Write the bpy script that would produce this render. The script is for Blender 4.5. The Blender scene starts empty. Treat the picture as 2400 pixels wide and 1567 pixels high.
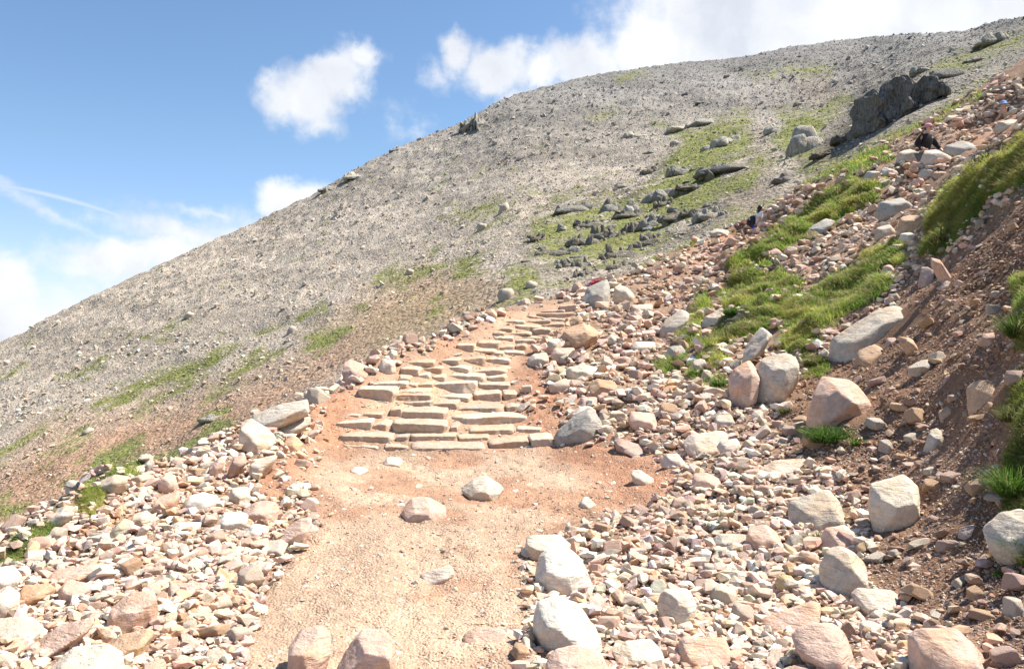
import bpy, bmesh, math, random
import numpy as np
from mathutils import Vector, Matrix

sc = bpy.context.scene
PI = math.pi
rad = math.radians
# ------------------------------------------------------------------ camera, sky, sun, exposure
F = 1850.0            # focal length in pixels of the 2400 px wide photograph
CX, CY = 1200.0, 783.5
EYE = 1.6
cd = bpy.data.cameras.new('camera')
cd.sensor_width = 36.0
cd.lens = 36.0 * F / 2400.0
cd.clip_start = 0.05
cd.clip_end = 9000
cam = bpy.data.objects.new('camera', cd)
cam.location = (0, 0, EYE)
cam.rotation_euler = (rad(90), 0, 0)
sc.collection.objects.link(cam)
sc.camera = cam
sc.view_settings.view_transform = 'Standard'
sc.view_settings.look = 'None'
sc.view_settings.gamma = 1.0
sc.view_settings.use_curve_mapping = False
sc.view_settings.exposure = 0.93
sc.cycles.max_bounces = 5
sc.cycles.diffuse_bounces = 3
sc.cycles.use_denoising = True

SUN_AZ, SUN_EL = 74.0, 57.0      # azimuth clockwise from +Y (ahead and to the right)
sdir = Vector((math.sin(rad(SUN_AZ)) * math.cos(rad(SUN_EL)), math.cos(rad(SUN_AZ)) * math.cos(rad(SUN_EL)), math.sin(rad(SUN_EL))))
sl = bpy.data.lights.new('sun', 'SUN')
sl.energy = 5.0
sl.angle = rad(0.53)
sl.color = (1.0, 0.94, 0.85)
so = bpy.data.objects.new('sun', sl)
so.rotation_euler = sdir.to_track_quat('Z', 'Y').to_euler()
so.location = (30, 20, 60)
sc.collection.objects.link(so)


def px_az(px, py):
    u = (px - CX) / F
    v = (CY - py) / F
    return math.atan(u), math.atan(v / math.sqrt(1 + u * u))


def build_world():
    w = bpy.data.worlds.new('World')
    sc.world = w
    w.use_nodes = True
    nt = w.node_tree
    N, L = nt.nodes, nt.links
    N.clear()

    def nd(t, **k):
        n = N.new(t)
        for a, b in k.items():
            setattr(n, a, b)
        return n

    def m(op, a, b=None, c=None):
        n = nd('ShaderNodeMath', operation=op)
        for i, x in enumerate((a, b, c)):
            if x is None:
                continue
            if isinstance(x, (int, float)):
                n.inputs[i].default_value = x
            else:
                L.new(x, n.inputs[i])
        return n.outputs[0]
    sky = nd('ShaderNodeTexSky', sky_type='NISHITA')
    sky.sun_disc = False
    sky.sun_elevation = rad(SUN_EL)
    sky.sun_rotation = rad(SUN_AZ)
    sky.altitude = 300
    sky.air_density = 1.0
    sky.dust_density = 0.25
    sky.ozone_density = 2.2
    tc = nd('ShaderNodeTexCoord')
    sep = nd('ShaderNodeSeparateXYZ')
    L.new(tc.outputs['Generated'], sep.inputs[0])
    az = m('ARCTAN2', sep.outputs[0], sep.outputs[1])
    el = m('ARCSINE', sep.outputs[2])
    comb = nd('ShaderNodeCombineXYZ')
    L.new(az, comb.inputs[0])
    L.new(el, comb.inputs[1])
    # domain warp so that the cloud outlines are ragged
    nz = nd('ShaderNodeTexNoise', noise_dimensions='3D')
    nz.inputs['Scale'].default_value = 16
    nz.inputs['Detail'].default_value = 9
    nz.inputs['Roughness'].default_value = 0.58
    L.new(comb.outputs[0], nz.inputs['Vector'])
    sub = nd('ShaderNodeVectorMath', operation='SUBTRACT')
    L.new(nz.outputs['Color'], sub.inputs[0])
    sub.inputs[1].default_value = (0.5, 0.5, 0.5)
    scl = nd('ShaderNodeVectorMath', operation='SCALE')
    L.new(sub.outputs[0], scl.inputs[0])
    scl.inputs['Scale'].default_value = 0.055
    add = nd('ShaderNodeVectorMath', operation='ADD')
    L.new(comb.outputs[0], add.inputs[0])
    L.new(scl.outputs[0], add.inputs[1])
    P = add.outputs[0]
    # (px, py, rx, ry, rot deg, weight)
    blobs = [(655, 235, 60, 52, 20, .8), (720, 225, 78, 66, -10, 1), (790, 180, 84, 66, -35, 1), (850, 140, 50, 44, -30, .85), (740, 285, 75, 30, 10, .5),
             (920, 285, 75, 40, 20, .22), (980, 305, 60, 25, -20, .25),
             (1075, 135, 48, 48, 0, .85), (1160, 165, 95, 66, 0, 1), (1270, 160, 70, 46, 0, .8), (1370, 150, 110, 62, 0, 1), (1020, 165, 40, 40, 40, .4),
             (1250, 235, 120, 40, -20, .7),
             (1560, 110, 150, 115, -10, 1.1), (1700, 40, 180, 110, 0, 1.3), (2000, 0, 500, 180, 0, 1.9), (2400, -80, 600, 330, 0, 1.9), (1500, 50, 60, 50, 0, .7),
             (340, 610, 220, 52, -2, .85), (190, 645, 110, 26, 15, .45), (440, 555, 220, 42, 8, .6), (470, 500, 170, 20, 3, .35), (560, 560, 140, 80, -20, .5), (60, 605, 80, 12, 0, .25), (160, 700, 120, 34, 10, .3),
             (665, 465, 66, 48, 0, 1.1), (730, 470, 60, 50, 10, .9), (5, 700, 62, 82, 0, 1.8), (30, 770, 50, 70, 0, 1.6), (-80, 740, 80, 110, 0, 1.5),
             (150, 515, 190, 17, 27, .36), (230, 560, 100, 12, 35, .25), (-300, 600, 200, 50, 5, .8), (2900, 300, 700, 400, 0, 1.2), (-900, 300, 300, 120, 10, .9)]
    acc = None
    for (bx, by, rx, ry, rot, wt) in blobs:
        a, e = px_az(bx, by)
        mp = nd('ShaderNodeMapping', vector_type='TEXTURE')
        mp.inputs['Location'].default_value = (a, e, 0)
        mp.inputs['Rotation'].default_value = (0, 0, rad(-rot))
        mp.inputs['Scale'].default_value = (rx / F * 1.25, ry / F * 1.25, 1)
        L.new(P, mp.inputs['Vector'])
        ln = nd('ShaderNodeVectorMath', operation='LENGTH')
        L.new(mp.outputs[0], ln.inputs[0])
        f = m('MULTIPLY', m('SUBTRACT', 1.0, ln.outputs['Value']), wt)
        acc = f if acc is None else m('SMOOTH_MAX', acc, f, 0.12)
    nz2 = nd('ShaderNodeTexNoise')
    nz2.inputs['Scale'].default_value = 22
    nz2.inputs['Detail'].default_value = 10
    nz2.inputs['Roughness'].default_value = 0.62
    L.new(comb.outputs[0], nz2.inputs['Vector'])
    acc = m('ADD', acc, m('MULTIPLY', m('SUBTRACT', nz2.outputs['Fac'], 0.5), 0.95))
    mr = nd('ShaderNodeMapRange', interpolation_type='SMOOTHSTEP')
    mr.inputs['From Min'].default_value = 0.0
    mr.inputs['From Max'].default_value = 0.64
    L.new(acc, mr.inputs['Value'])
    # vapour trail: a thin curved line
    ax, ay = px_az(120, 458)
    tr = nd('ShaderNodeMapping', vector_type='TEXTURE')
    tr.inputs['Location'].default_value = (ax, ay, 0)
    tr.inputs['Rotation'].default_value = (0, 0, rad(-10.5))
    L.new(comb.outputs[0], tr.inputs['Vector'])
    s2 = nd('ShaderNodeSeparateXYZ')
    L.new(tr.outputs[0], s2.inputs[0])
    bend = m('ADD', s2.outputs[1], m('MULTIPLY', m('POWER', m('ABSOLUTE', s2.outputs[0]), 2.0), 1.0))
    line = m('SUBTRACT', 1.0, m('DIVIDE', m('ABSOLUTE', bend), 0.0034))
    inx = m('MULTIPLY', m('LESS_THAN', s2.outputs[0], 0.068), m('GREATER_THAN', s2.outputs[0], -0.5))
    trail = m('MULTIPLY', m('MULTIPLY', m('MAXIMUM', line, 0.0), inx), 0.45)
    mask = m('MINIMUM', m('MAXIMUM', m('MULTIPLY', mr.outputs[0], 0.96), trail), 1.0)
    # cloud body tone, a little greyer where thick
    nz3 = nd('ShaderNodeTexNoise')
    nz3.inputs['Scale'].default_value = 9
    nz3.inputs['Detail'].default_value = 7
    L.new(P, nz3.inputs['Vector'])
    cr = nd('ShaderNodeValToRGB')
    cr.color_ramp.elements[0].position = 0.32
    cr.color_ramp.elements[0].color = (4.5, 4.75, 5.25, 1)
    cr.color_ramp.elements[1].position = 0.66
    cr.color_ramp.elements[1].color = (6.5, 6.55, 6.65, 1)
    L.new(nz3.outputs['Fac'], cr.inputs[0])
    tint = nd('ShaderNodeMix', data_type='RGBA', blend_type='MULTIPLY')
    tint.inputs[0].default_value = 1.0
    L.new(sky.outputs[0], tint.inputs[6])
    tr_ = nd('ShaderNodeValToRGB')
    tr_.color_ramp.elements[0].position = 0.0
    tr_.color_ramp.elements[0].color = (0.90, 0.86, 1.22, 1)
    tr_.color_ramp.elements[1].position = 0.22
    tr_.color_ramp.elements[1].color = (0.88, 0.96, 1.0, 1)
    L.new(el, tr_.inputs[0])
    L.new(tr_.outputs[0], tint.inputs[7])
    mx = nd('ShaderNodeMix', data_type='RGBA')
    L.new(mask, mx.inputs[0])
    L.new(tint.outputs[2], mx.inputs[6])
    L.new(cr.outputs[0], mx.inputs[7])
    bg = nd('ShaderNodeBackground')
    bg.inputs['Strength'].default_value = 0.090
    L.new(mx.outputs[2], bg.inputs['Color'])
    out = nd('ShaderNodeOutputWorld')
    L.new(bg.outputs[0], out.inputs[0])


build_world()

# ------------------------------------------------------------------ numeric helpers
rng = np.random.default_rng(11)
random.seed(5)


def _h(ix, iy, iz, seed):
    n = (ix * 374761393 + iy * 668265263 + iz * 2147483647 + seed * 974634777).astype(np.int64) & 0xffffffff
    n = (n ^ (n >> 13)) * 1274126177 & 0xffffffff
    n = (n ^ (n >> 16)) * 2246822519 & 0xffffffff
    return ((n ^ (n >> 15)) & 0xffffff) / float(0xffffff)


def vnoise(x, y, z=None, seed=0):
    x = np.asarray(x, float)
    y = np.asarray(y, float)
    ix, iy = np.floor(x).astype(np.int64), np.floor(y).astype(np.int64)
    fx, fy = x - ix, y - iy
    fx, fy = fx * fx * (3 - 2 * fx), fy * fy * (3 - 2 * fy)
    if z is None:
        o = np.zeros_like(ix)
        a = _h(ix, iy, o, seed) * (1 - fx) + _h(ix + 1, iy, o, seed) * fx
        b = _h(ix, iy + 1, o, seed) * (1 - fx) + _h(ix + 1, iy + 1, o, seed) * fx
        return a * (1 - fy) + b * fy
    z = np.asarray(z, float)
    iz = np.floor(z).astype(np.int64)
    fz = z - iz
    fz = fz * fz * (3 - 2 * fz)
    r = []
    for k in (0, 1):
        a = _h(ix, iy, iz + k, seed) * (1 - fx) + _h(ix + 1, iy, iz + k, seed) * fx
        b = _h(ix, iy + 1, iz + k, seed) * (1 - fx) + _h(ix + 1, iy + 1, iz + k, seed) * fx
        r.append(a * (1 - fy) + b * fy)
    return r[0] * (1 - fz) + r[1] * fz


def fbm(x, y, z=None, oct=4, seed=0):
    s, a, t, f = 0, 1.0, 0, 1.0
    for o in range(oct):
        s = s + a * (vnoise(x * f + o * 17.3, y * f - o * 9.1, None if z is None else z * f, seed + o) - .5)
        t += a
        a *= .5
        f *= 2.03
    return s / t * 2


def sdf_poly(x, y, poly):
    """signed distance, positive inside"""
    P = np.asarray(poly, float)
    d = np.full(x.shape, 1e9)
    ins = np.zeros(x.shape, bool)
    n = len(P)
    for i in range(n):
        a, b = P[i], P[(i + 1) % n]
        e = b - a
        wx, wy = x - a[0], y - a[1]
        t = np.clip((wx * e[0] + wy * e[1]) / (e @ e + 1e-9), 0, 1)
        d = np.minimum(d, (wx - e[0] * t) ** 2 + (wy - e[1] * t) ** 2)
        c = ((a[1] > y) != (b[1] > y)) & (x < e[0] * (y - a[1]) / (e[1] if abs(e[1]) > 1e-9 else 1e-9) + a[0])
        ins ^= c
    d = np.sqrt(d)
    return np.where(ins, d, -d)


def poly_mask(px, py, polys, soft):
    m = np.zeros(px.shape)
    for p in polys:
        P = np.asarray(p, float)
        s = (px > P[:, 0].min() - soft * 2) & (px < P[:, 0].max() + soft * 2) & (py > P[:, 1].min() - soft * 2) & (py < P[:, 1].max() + soft * 2)
        if s.any():
            v = np.clip(sdf_poly(px[s], py[s], p) / soft * .5 + .5, 0, 1)
            m[s] = np.maximum(m[s], v)
    return m


def link(o, parent=None):
    sc.collection.objects.link(o)
    if parent is not None:
        o.parent = parent
    return o


def tag(o, label=None, cat=None, group=None, kind=None):
    if label:
        o['label'] = label
    if cat:
        o['category'] = cat
    if group:
        o['group'] = group
    if kind:
        o['kind'] = kind
    return o


def mesh_np(name, V, Fc, k, mat=None, col=None, smooth=False, colname='Col'):
    """V (n,3), Fc flat array of indices, faces with k corners each"""
    me = bpy.data.meshes.new(name)
    V = np.ascontiguousarray(V, np.float32)
    Fc = np.ascontiguousarray(Fc, np.int32).ravel()
    nf = len(Fc) // k
    me.vertices.add(len(V))
    me.vertices.foreach_set('co', V.ravel())
    me.loops.add(len(Fc))
    me.loops.foreach_set('vertex_index', Fc)
    me.polygons.add(nf)
    me.polygons.foreach_set('loop_start', np.arange(0, nf * k, k, dtype=np.int32))
    me.polygons.foreach_set('use_smooth', np.full(nf, bool(smooth)))
    me.update(calc_edges=True)
    if col is not None:
        at = me.attributes.new(colname, 'FLOAT_COLOR', 'POINT')
        c = np.ones((len(V), 4), np.float32)
        c[:, :3] = col
        at.data.foreach_set('color', c.ravel())
    if mat:
        me.materials.append(mat)
    return me


# ------------------------------------------------------------------ materials
def new_mat(name):
    m = bpy.data.materials.new(name)
    m.use_nodes = True
    nt = m.node_tree
    nt.nodes.clear()
    out = nt.nodes.new('ShaderNodeOutputMaterial')
    b = nt.nodes.new('ShaderNodeBsdfPrincipled')
    nt.links.new(b.outputs[0], out.inputs[0])
    return m, nt, b, out


def noise_node(nt, coord, scale, detail=6, rough=.55):
    n = nt.nodes.new('ShaderNodeTexNoise')
    n.inputs['Scale'].default_value = scale
    n.inputs['Detail'].default_value = detail
    n.inputs['Roughness'].default_value = rough
    nt.links.new(coord, n.inputs['Vector'])
    return n.outputs['Fac']


def rng_node(nt, v, a, b, c, d):
    n = nt.nodes.new('ShaderNodeMapRange')
    n.inputs['From Min'].default_value = a
    n.inputs['From Max'].default_value = b
    n.inputs['To Min'].default_value = c
    n.inputs['To Max'].default_value = d
    nt.links.new(v, n.inputs['Value'])
    return n.outputs[0]


def mul_val(nt, colr, fac):
    n = nt.nodes.new('ShaderNodeVectorMath')
    n.operation = 'SCALE'
    nt.links.new(colr, n.inputs[0])
    nt.links.new(fac, n.inputs['Scale'])
    return n.outputs[0]


def mix_col(nt, fac, a, b, mode='MIX'):
    n = nt.nodes.new('ShaderNodeMix')
    n.data_type = 'RGBA'
    n.blend_type = mode
    for s, x in ((0, fac), (6, a), (7, b)):
        if isinstance(x, (int, float)):
            n.inputs[s].default_value = x
        elif isinstance(x, tuple):
            n.inputs[s].default_value = x
        else:
            nt.links.new(x, n.inputs[s])
    return n.outputs[2]


def rock_material(name, source, scale=1.0, bump=.6, rough=.88, stain=.75, crack=True, spec=.25, ckamt=.3, ckscale=(1.5, 1.5, 9)):
    m, nt, b, out = new_mat(name)
    tc = nt.nodes.new('ShaderNodeTexCoord')
    co = tc.outputs['Object']
    if source == 'object':
        oi = nt.nodes.new('ShaderNodeObjectInfo')
        base = oi.outputs['Color']
        off = nt.nodes.new('ShaderNodeVectorMath')
        off.operation = 'ADD'
        nt.links.new(co, off.inputs[0])
        nt.links.new(oi.outputs['Location'], off.inputs[1])
        co = off.outputs[0]
    else:
        at = nt.nodes.new('ShaderNodeAttribute')
        at.attribute_name = 'Col'
        base = at.outputs['Color']
    big = noise_node(nt, co, 3.2 * scale, 5, .6)
    mid = noise_node(nt, co, 14 * scale, 6, .65)
    fine = noise_node(nt, co, 75 * scale, 4, .7)
    f = nt.nodes.new('ShaderNodeMath')
    f.operation = 'MULTIPLY'
    nt.links.new(rng_node(nt, mid, .3, .7, .78, 1.16), f.inputs[0])
    nt.links.new(rng_node(nt, fine, .3, .7, .88, 1.13), f.inputs[1])
    c = mul_val(nt, base, f.outputs[0])
    warm = mix_col(nt, 1.0, c, (1.0, .84, .68, 1), 'MULTIPLY')
    grey = mix_col(nt, 1.0, c, (.86, .86, .84, 1), 'MULTIPLY')
    c = mix_col(nt, rng_node(nt, big, .50, .64, 0, stain), c, warm)
    c = mix_col(nt, rng_node(nt, noise_node(nt, co, 5.1 * scale, 6, .7), .54, .66, 0, .55), c, grey)
    # pale quartz / lichen flecks
    fl = rng_node(nt, noise_node(nt, co, 34 * scale, 3, .5), .60, .70, 0, .45)
    c = mix_col(nt, fl, c, (.50, .49, .44, 1))
    dk = rng_node(nt, noise_node(nt, co, 46 * scale, 5, .6), .67, .75, 0, .35)
    c = mix_col(nt, dk, c, (.16, .14, .12, 1))
    nt.links.new(c, b.inputs['Base Color'])
    b.inputs['Roughness'].default_value = rough
    b.inputs['Specular IOR Level'].default_value = spec
    hsum = nt.nodes.new('ShaderNodeMath')
    hsum.operation = 'MULTIPLY_ADD'
    nt.links.new(mid, hsum.inputs[0])
    hsum.inputs[1].default_value = 1.0
    fz = nt.nodes.new('ShaderNodeMath')
    fz.operation = 'MULTIPLY'
    nt.links.new(fine, fz.inputs[0])
    fz.inputs[1].default_value = .32
    nt.links.new(fz.outputs[0], hsum.inputs[2])
    h = hsum.outputs[0]
    if crack:
        # layered bedding: a stretched noise gives faint parallel cracks
        mp = nt.nodes.new('ShaderNodeMapping')
        mp.inputs['Scale'].default_value = ckscale
        mp.inputs['Rotation'].default_value = (.5, .35, .2)
        nt.links.new(co, mp.inputs['Vector'])
        ck = noise_node(nt, mp.outputs[0], 2.6 * scale, 6, .6)
        ck2 = rng_node(nt, ck, .40, .50, 0, ckamt)
        a2 = nt.nodes.new('ShaderNodeMath')
        a2.operation = 'ADD'
        nt.links.new(h, a2.inputs[0])
        nt.links.new(ck2, a2.inputs[1])
        h = a2.outputs[0]
    bp = nt.nodes.new('ShaderNodeBump')
    bp.inputs['Strength'].default_value = bump
    bp.inputs['Distance'].default_value = .035 / scale
    nt.links.new(h, bp.inputs['Height'])
    nt.links.new(bp.outputs[0], b.inputs['Normal'])
    return m


M_ROCK = rock_material('boulder_stone', 'object')
M_RUB = rock_material('rubble_stone', 'vertex', scale=1.6, crack=False, bump=.45)
M_WET = rock_material('damp_gravel', 'vertex', scale=2.0, crack=False, bump=.5, rough=.42, spec=.5)
M_CRAG = rock_material('crag_rock', 'object', scale=.35, bump=1.0, ckamt=.8, ckscale=(6, 6, 1.8))
M_SCREE = rock_material('scree_stone', 'vertex', scale=.5, crack=False, bump=.5)


def ground_material(name, peb=55.0, bump=.5, dist=.02, lo=.72, hi=1.25, vor=True, s1=1.0):
    m, nt, b, out = new_mat(name)
    tc = nt.nodes.new('ShaderNodeTexCoord')
    co = tc.outputs['Object']
    at = nt.nodes.new('ShaderNodeAttribute')
    at.attribute_name = 'Col'
    base = at.outputs['Color']
    a = noise_node(nt, co, 2.3 * s1, 8, .65)
    c2 = noise_node(nt, co, 26 * s1, 6, .7)
    f = nt.nodes.new('ShaderNodeMath')
    f.operation = 'MULTIPLY'
    nt.links.new(rng_node(nt, a, .3, .7, lo + .08, hi - .06), f.inputs[0])
    nt.links.new(rng_node(nt, c2, .3, .7, lo, hi), f.inputs[1])
    c = mul_val(nt, base, f.outputs[0])
    vo = nt.nodes.new('ShaderNodeTexVoronoi')
    vo.inputs['Scale'].default_value = peb
    nt.links.new(co, vo.inputs['Vector'])
    # grit: a random share of the cells is a lighter or darker pebble
    sepc = nt.nodes.new('ShaderNodeSeparateColor')
    nt.links.new(vo.outputs['Color'], sepc.inputs[0])
    isp = rng_node(nt, sepc.outputs[0], .55, .62, 0, .85)
    pv = rng_node(nt, sepc.outputs[1], 0, 1, .55, 1.7)
    patchy = nt.nodes.new('ShaderNodeMath')
    patchy.operation = 'MULTIPLY'
    nt.links.new(isp, patchy.inputs[0])
    nt.links.new(rng_node(nt, noise_node(nt, co, 1.1 * s1, 4, .6), .42, .58, .15, 1), patchy.inputs[1])
    c = mix_col(nt, patchy.outputs[0], c, mul_val(nt, c, pv))
    nt.links.new(c, b.inputs['Base Color'])
    b.inputs['Roughness'].default_value = .95
    b.inputs['Specular IOR Level'].default_value = .15
    dd = nt.nodes.new('ShaderNodeMath')
    dd.operation = 'MULTIPLY_ADD'
    nt.links.new(vo.outputs['Distance'], dd.inputs[0])
    dd.inputs[1].default_value = -.9
    nt.links.new(c2, dd.inputs[2])
    bp = nt.nodes.new('ShaderNodeBump')
    bp.inputs['Strength'].default_value = bump
    bp.inputs['Distance'].default_value = dist
    nt.links.new(dd.outputs[0], bp.inputs['Height'])
    nt.links.new(bp.outputs[0], b.inputs['Normal'])
    return m


M_GROUND = ground_material('stony_ground')
M_PATH = ground_material('trodden_dirt', peb=60, bump=.8, dist=.02, lo=.72, hi=1.2)
M_HILL = ground_material('scree_slope', peb=3.2, bump=.9, dist=.2, lo=.80, hi=1.2, s1=.09)


def leaf_material(name, trans=.35):
    m, nt, b, out = new_mat(name)
    at = nt.nodes.new('ShaderNodeAttribute')
    at.attribute_name = 'Col'
    nt.links.new(at.outputs['Color'], b.inputs['Base Color'])
    b.inputs['Roughness'].default_value = .6
    b.inputs['Specular IOR Level'].default_value = .25
    t = nt.nodes.new('ShaderNodeBsdfTranslucent')
    nt.links.new(at.outputs['Color'], t.inputs['Color'])
    mx = nt.nodes.new('ShaderNodeMixShader')
    mx.inputs[0].default_value = trans
    nt.links.new(b.outputs[0], mx.inputs[1])
    nt.links.new(t.outputs[0], mx.inputs[2])
    nt.links.new(mx.outputs[0], out.inputs[0])
    return m


M_GRASS = leaf_material('grass_blades', .45)
M_MOSS = rock_material('moss_turf', 'vertex', scale=1.2, crack=False, bump=.6, stain=.3)


def flat_mat(name, col, rough=.8, nscale=40, amp=.12):
    m, nt, b, out = new_mat(name)
    tc = nt.nodes.new('ShaderNodeTexCoord')
    n = noise_node(nt, tc.outputs['Object'], nscale, 4)
    rgb = nt.nodes.new('ShaderNodeRGB')
    rgb.outputs[0].default_value = (*col, 1)
    c = mul_val(nt, rgb.outputs[0], rng_node(nt, n, .3, .7, 1 - amp, 1 + amp))
    nt.links.new(c, b.inputs['Base Color'])
    b.inputs['Roughness'].default_value = rough
    return m


# ------------------------------------------------------------------ near terrain (height field through surveyed points)
def W(px, py, Y):
    return ((px - CX) / F * Y, Y, EYE + (CY - py) / F * Y)


CP = [(1000, 1567, 3.8), (1000, 1300, 5.5), (1000, 1150, 7.6), (1000, 1050, 9.85),
      (760, 1050, 9.8), (1290, 1045, 9.85), (1060, 975, 10.9), (1080, 916, 12), (1190, 793, 15), (1130, 850, 13.4), (1320, 700, 18.5), (1260, 740, 16.8),
      (830, 868, 12.6), (900, 828, 13.9), (1000, 797, 15), (1080, 752, 16.6), (1200, 714, 18.2), (720, 942, 11.0), (600, 990, 9.9), (600, 1300, 5.3), (600, 1150, 7.3), (600, 1567, 3.75),
      (400, 1080, 8.4), (400, 1300, 5.2), (400, 1567, 3.7), (200, 1155, 7.0), (200, 1400, 4.6), (0, 1310, 5.4), (0, 1450, 4.3), (0, 1567, 3.7), (-400, 1450, 4.3), (-400, 1700, 3.1),
      (1380, 665, 21), (1500, 625, 23.5), (1600, 588, 25.5), (1700, 525, 28.5), (1850, 455, 31), (2000, 390, 33), (2200, 285, 35), (2400, 192, 37), (2700, 60, 40),
      (1785, 572, 27.3), (1600, 700, 19.5), (1500, 800, 14.8), (1400, 900, 12), (1500, 950, 10.8), (1500, 1050, 9.2), (1400, 1200, 6.9), (1300, 1400, 4.85), (1600, 1100, 8.0),
      (1800, 1200, 6.5), (1800, 1050, 8.1), (1700, 900, 11), (1800, 800, 12.8), (1900, 700, 14.6), (1700, 750, 15.2), (2000, 600, 17), (1850, 620, 20), (2100, 500, 20), (2200, 425, 22.5),
      (2400, 540, 8.6), (2400, 440, 10.2), (2400, 340, 11.5), (2250, 425, 13), (2170, 560, 13.2), (2200, 640, 11.0), (2400, 300, 19), (2300, 360, 20.5), (2165, 385, 23.5), (2345, 285, 26.5),
      (2400, 850, 6.1), (2400, 700, 7.0), (2200, 800, 8.6), (2100, 900, 8.4), (2000, 1000, 7.8), (2200, 1000, 6.8), (2400, 1050, 5.2), (2200, 1200, 5.5), (2400, 1250, 4.5), (2100, 1350, 4.8),
      (2400, 1450, 3.8), (2000, 1567, 3.75), (1500, 1567, 3.8), (2400, 1567, 3.5), (2800, 900, 4.5), (2800, 1400, 3.2), (2800, 500, 7), (2800, 200, 16), (3200, 700, 4.0)]
pts = [W(*c) for c in CP]
for (px, Y, z) in [(-400, 8, -2), (-400, 15, -6), (200, 10, -1.5), (200, 17, -5.5), (400, 11.5, -1.3), (600, 13, -1.3), (600, 18, -4.5), (830, 15.6, -.2), (830, 20, -3), (1080, 20, .9), (1080, 25, -1.2),
                   (1240, 22, 1.6), (1300, 27, 0), (1500, 28, 2.2), (1700, 33, 4.2), (2000, 38, 7.0), (2400, 42, 11.5), (-400, 30, -9), (200, 30, -9), (600, 30, -7), (1080, 34, -4), (1400, 40, -1)]:
    pts.append(((px - CX) / F * Y, Y, z))
for p in [(0, 0, 0), (0, -4, -.3), (-4, -2, -.5), (4, -2, 1.2), (4, 1.2, 1.1), (-3, 2, -.1), (0, 2, 0), (-9, 3, -2.5), (9, 0, 4), (-12, 10, -6), (12, 5, 6), (20, 15, 9.5), (0, -12, -1), (-14, -8, -5), (14, -8, 6)]:
    pts.append(p)
pts = np.array(pts)


def tps_fit(P, lam=.002):
    X = P[:, :2]
    n = len(X)
    d2 = ((X[:, None] - X[None]) ** 2).sum(-1)
    K = np.where(d2 > 0, .5 * d2 * np.log(d2 + 1e-12), 0) + np.eye(n) * lam
    Pm = np.c_[np.ones(n), X]
    A = np.zeros((n + 3, n + 3))
    A[:n, :n] = K
    A[:n, n:] = Pm
    A[n:, :n] = Pm.T
    return np.linalg.solve(A, np.r_[P[:, 2], np.zeros(3)])


TW = tps_fit(pts)


def tps_eval(x, y):
    sh = x.shape
    x, y = x.ravel(), y.ravel()
    out = TW[-3] + TW[-2] * x + TW[-1] * y
    for i in range(len(pts)):
        d2 = (x - pts[i, 0]) ** 2 + (y - pts[i, 1]) ** 2
        out = out + TW[i] * .5 * d2 * np.log(d2 + 1e-12)
    return out.reshape(sh)


# zones, as outlines on the photograph's pixels; used once to sort the ground's own vertices into soil, turf and stones
PATH = [[(540, 1640), (600, 1420), (680, 1300), (745, 1225), (715, 1130), (740, 1055), (800, 1040), (1290, 1040), (1430, 1060), (1570, 1110), (1520, 1180), (1330, 1235), (1225, 1290), (1238, 1420), (1215, 1500), (1200, 1640)]]
STAIR = [[(800, 1045), (760, 960), (850, 890), (900, 860), (940, 835), (1040, 815), (1130, 760), (1190, 725), (1330, 690), (1345, 720), (1330, 760), (1250, 820), (1215, 880), (1210, 960), (1300, 1045)]]
RED = [[(730, 1055), (700, 1140), (650, 1190), (600, 1130), (640, 1080), (740, 1030), (720, 960), (760, 915), (850, 905), (830, 1000), (800, 1050)],
       [(1200, 870), (1240, 840), (1280, 880), (1330, 940), (1310, 1000), (1420, 1030), (1600, 1110), (1560, 1180), (1420, 1140), (1290, 1050), (1220, 960)],
       [(1010, 800), (1060, 775), (1080, 810), (1040, 830)], [(1640, 530), (1770, 520), (1800, 600), (1700, 620), (1630, 600)], [(2270, 290), (2400, 270), (2400, 330), (2280, 330)]]
BROWN = [[(2430, 420), (2320, 520), (2240, 600), (2130, 650), (2100, 720), (1960, 740), (1940, 850), (1880, 870), (1830, 960), (1820, 1030), (1890, 1090), (1980, 1110), (2040, 1260), (2030, 1330), (2060, 1400), (2190, 1480), (2300, 1500), (2360, 1640), (2560, 1640), (2700, 420)]]
DARK = [[(2430, 450), (2330, 520), (2250, 590), (2210, 640), (2300, 690), (2430, 640)], [(2430, 1220), (2300, 1180), (2240, 1260), (2260, 1400), (2430, 1480)]]
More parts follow.
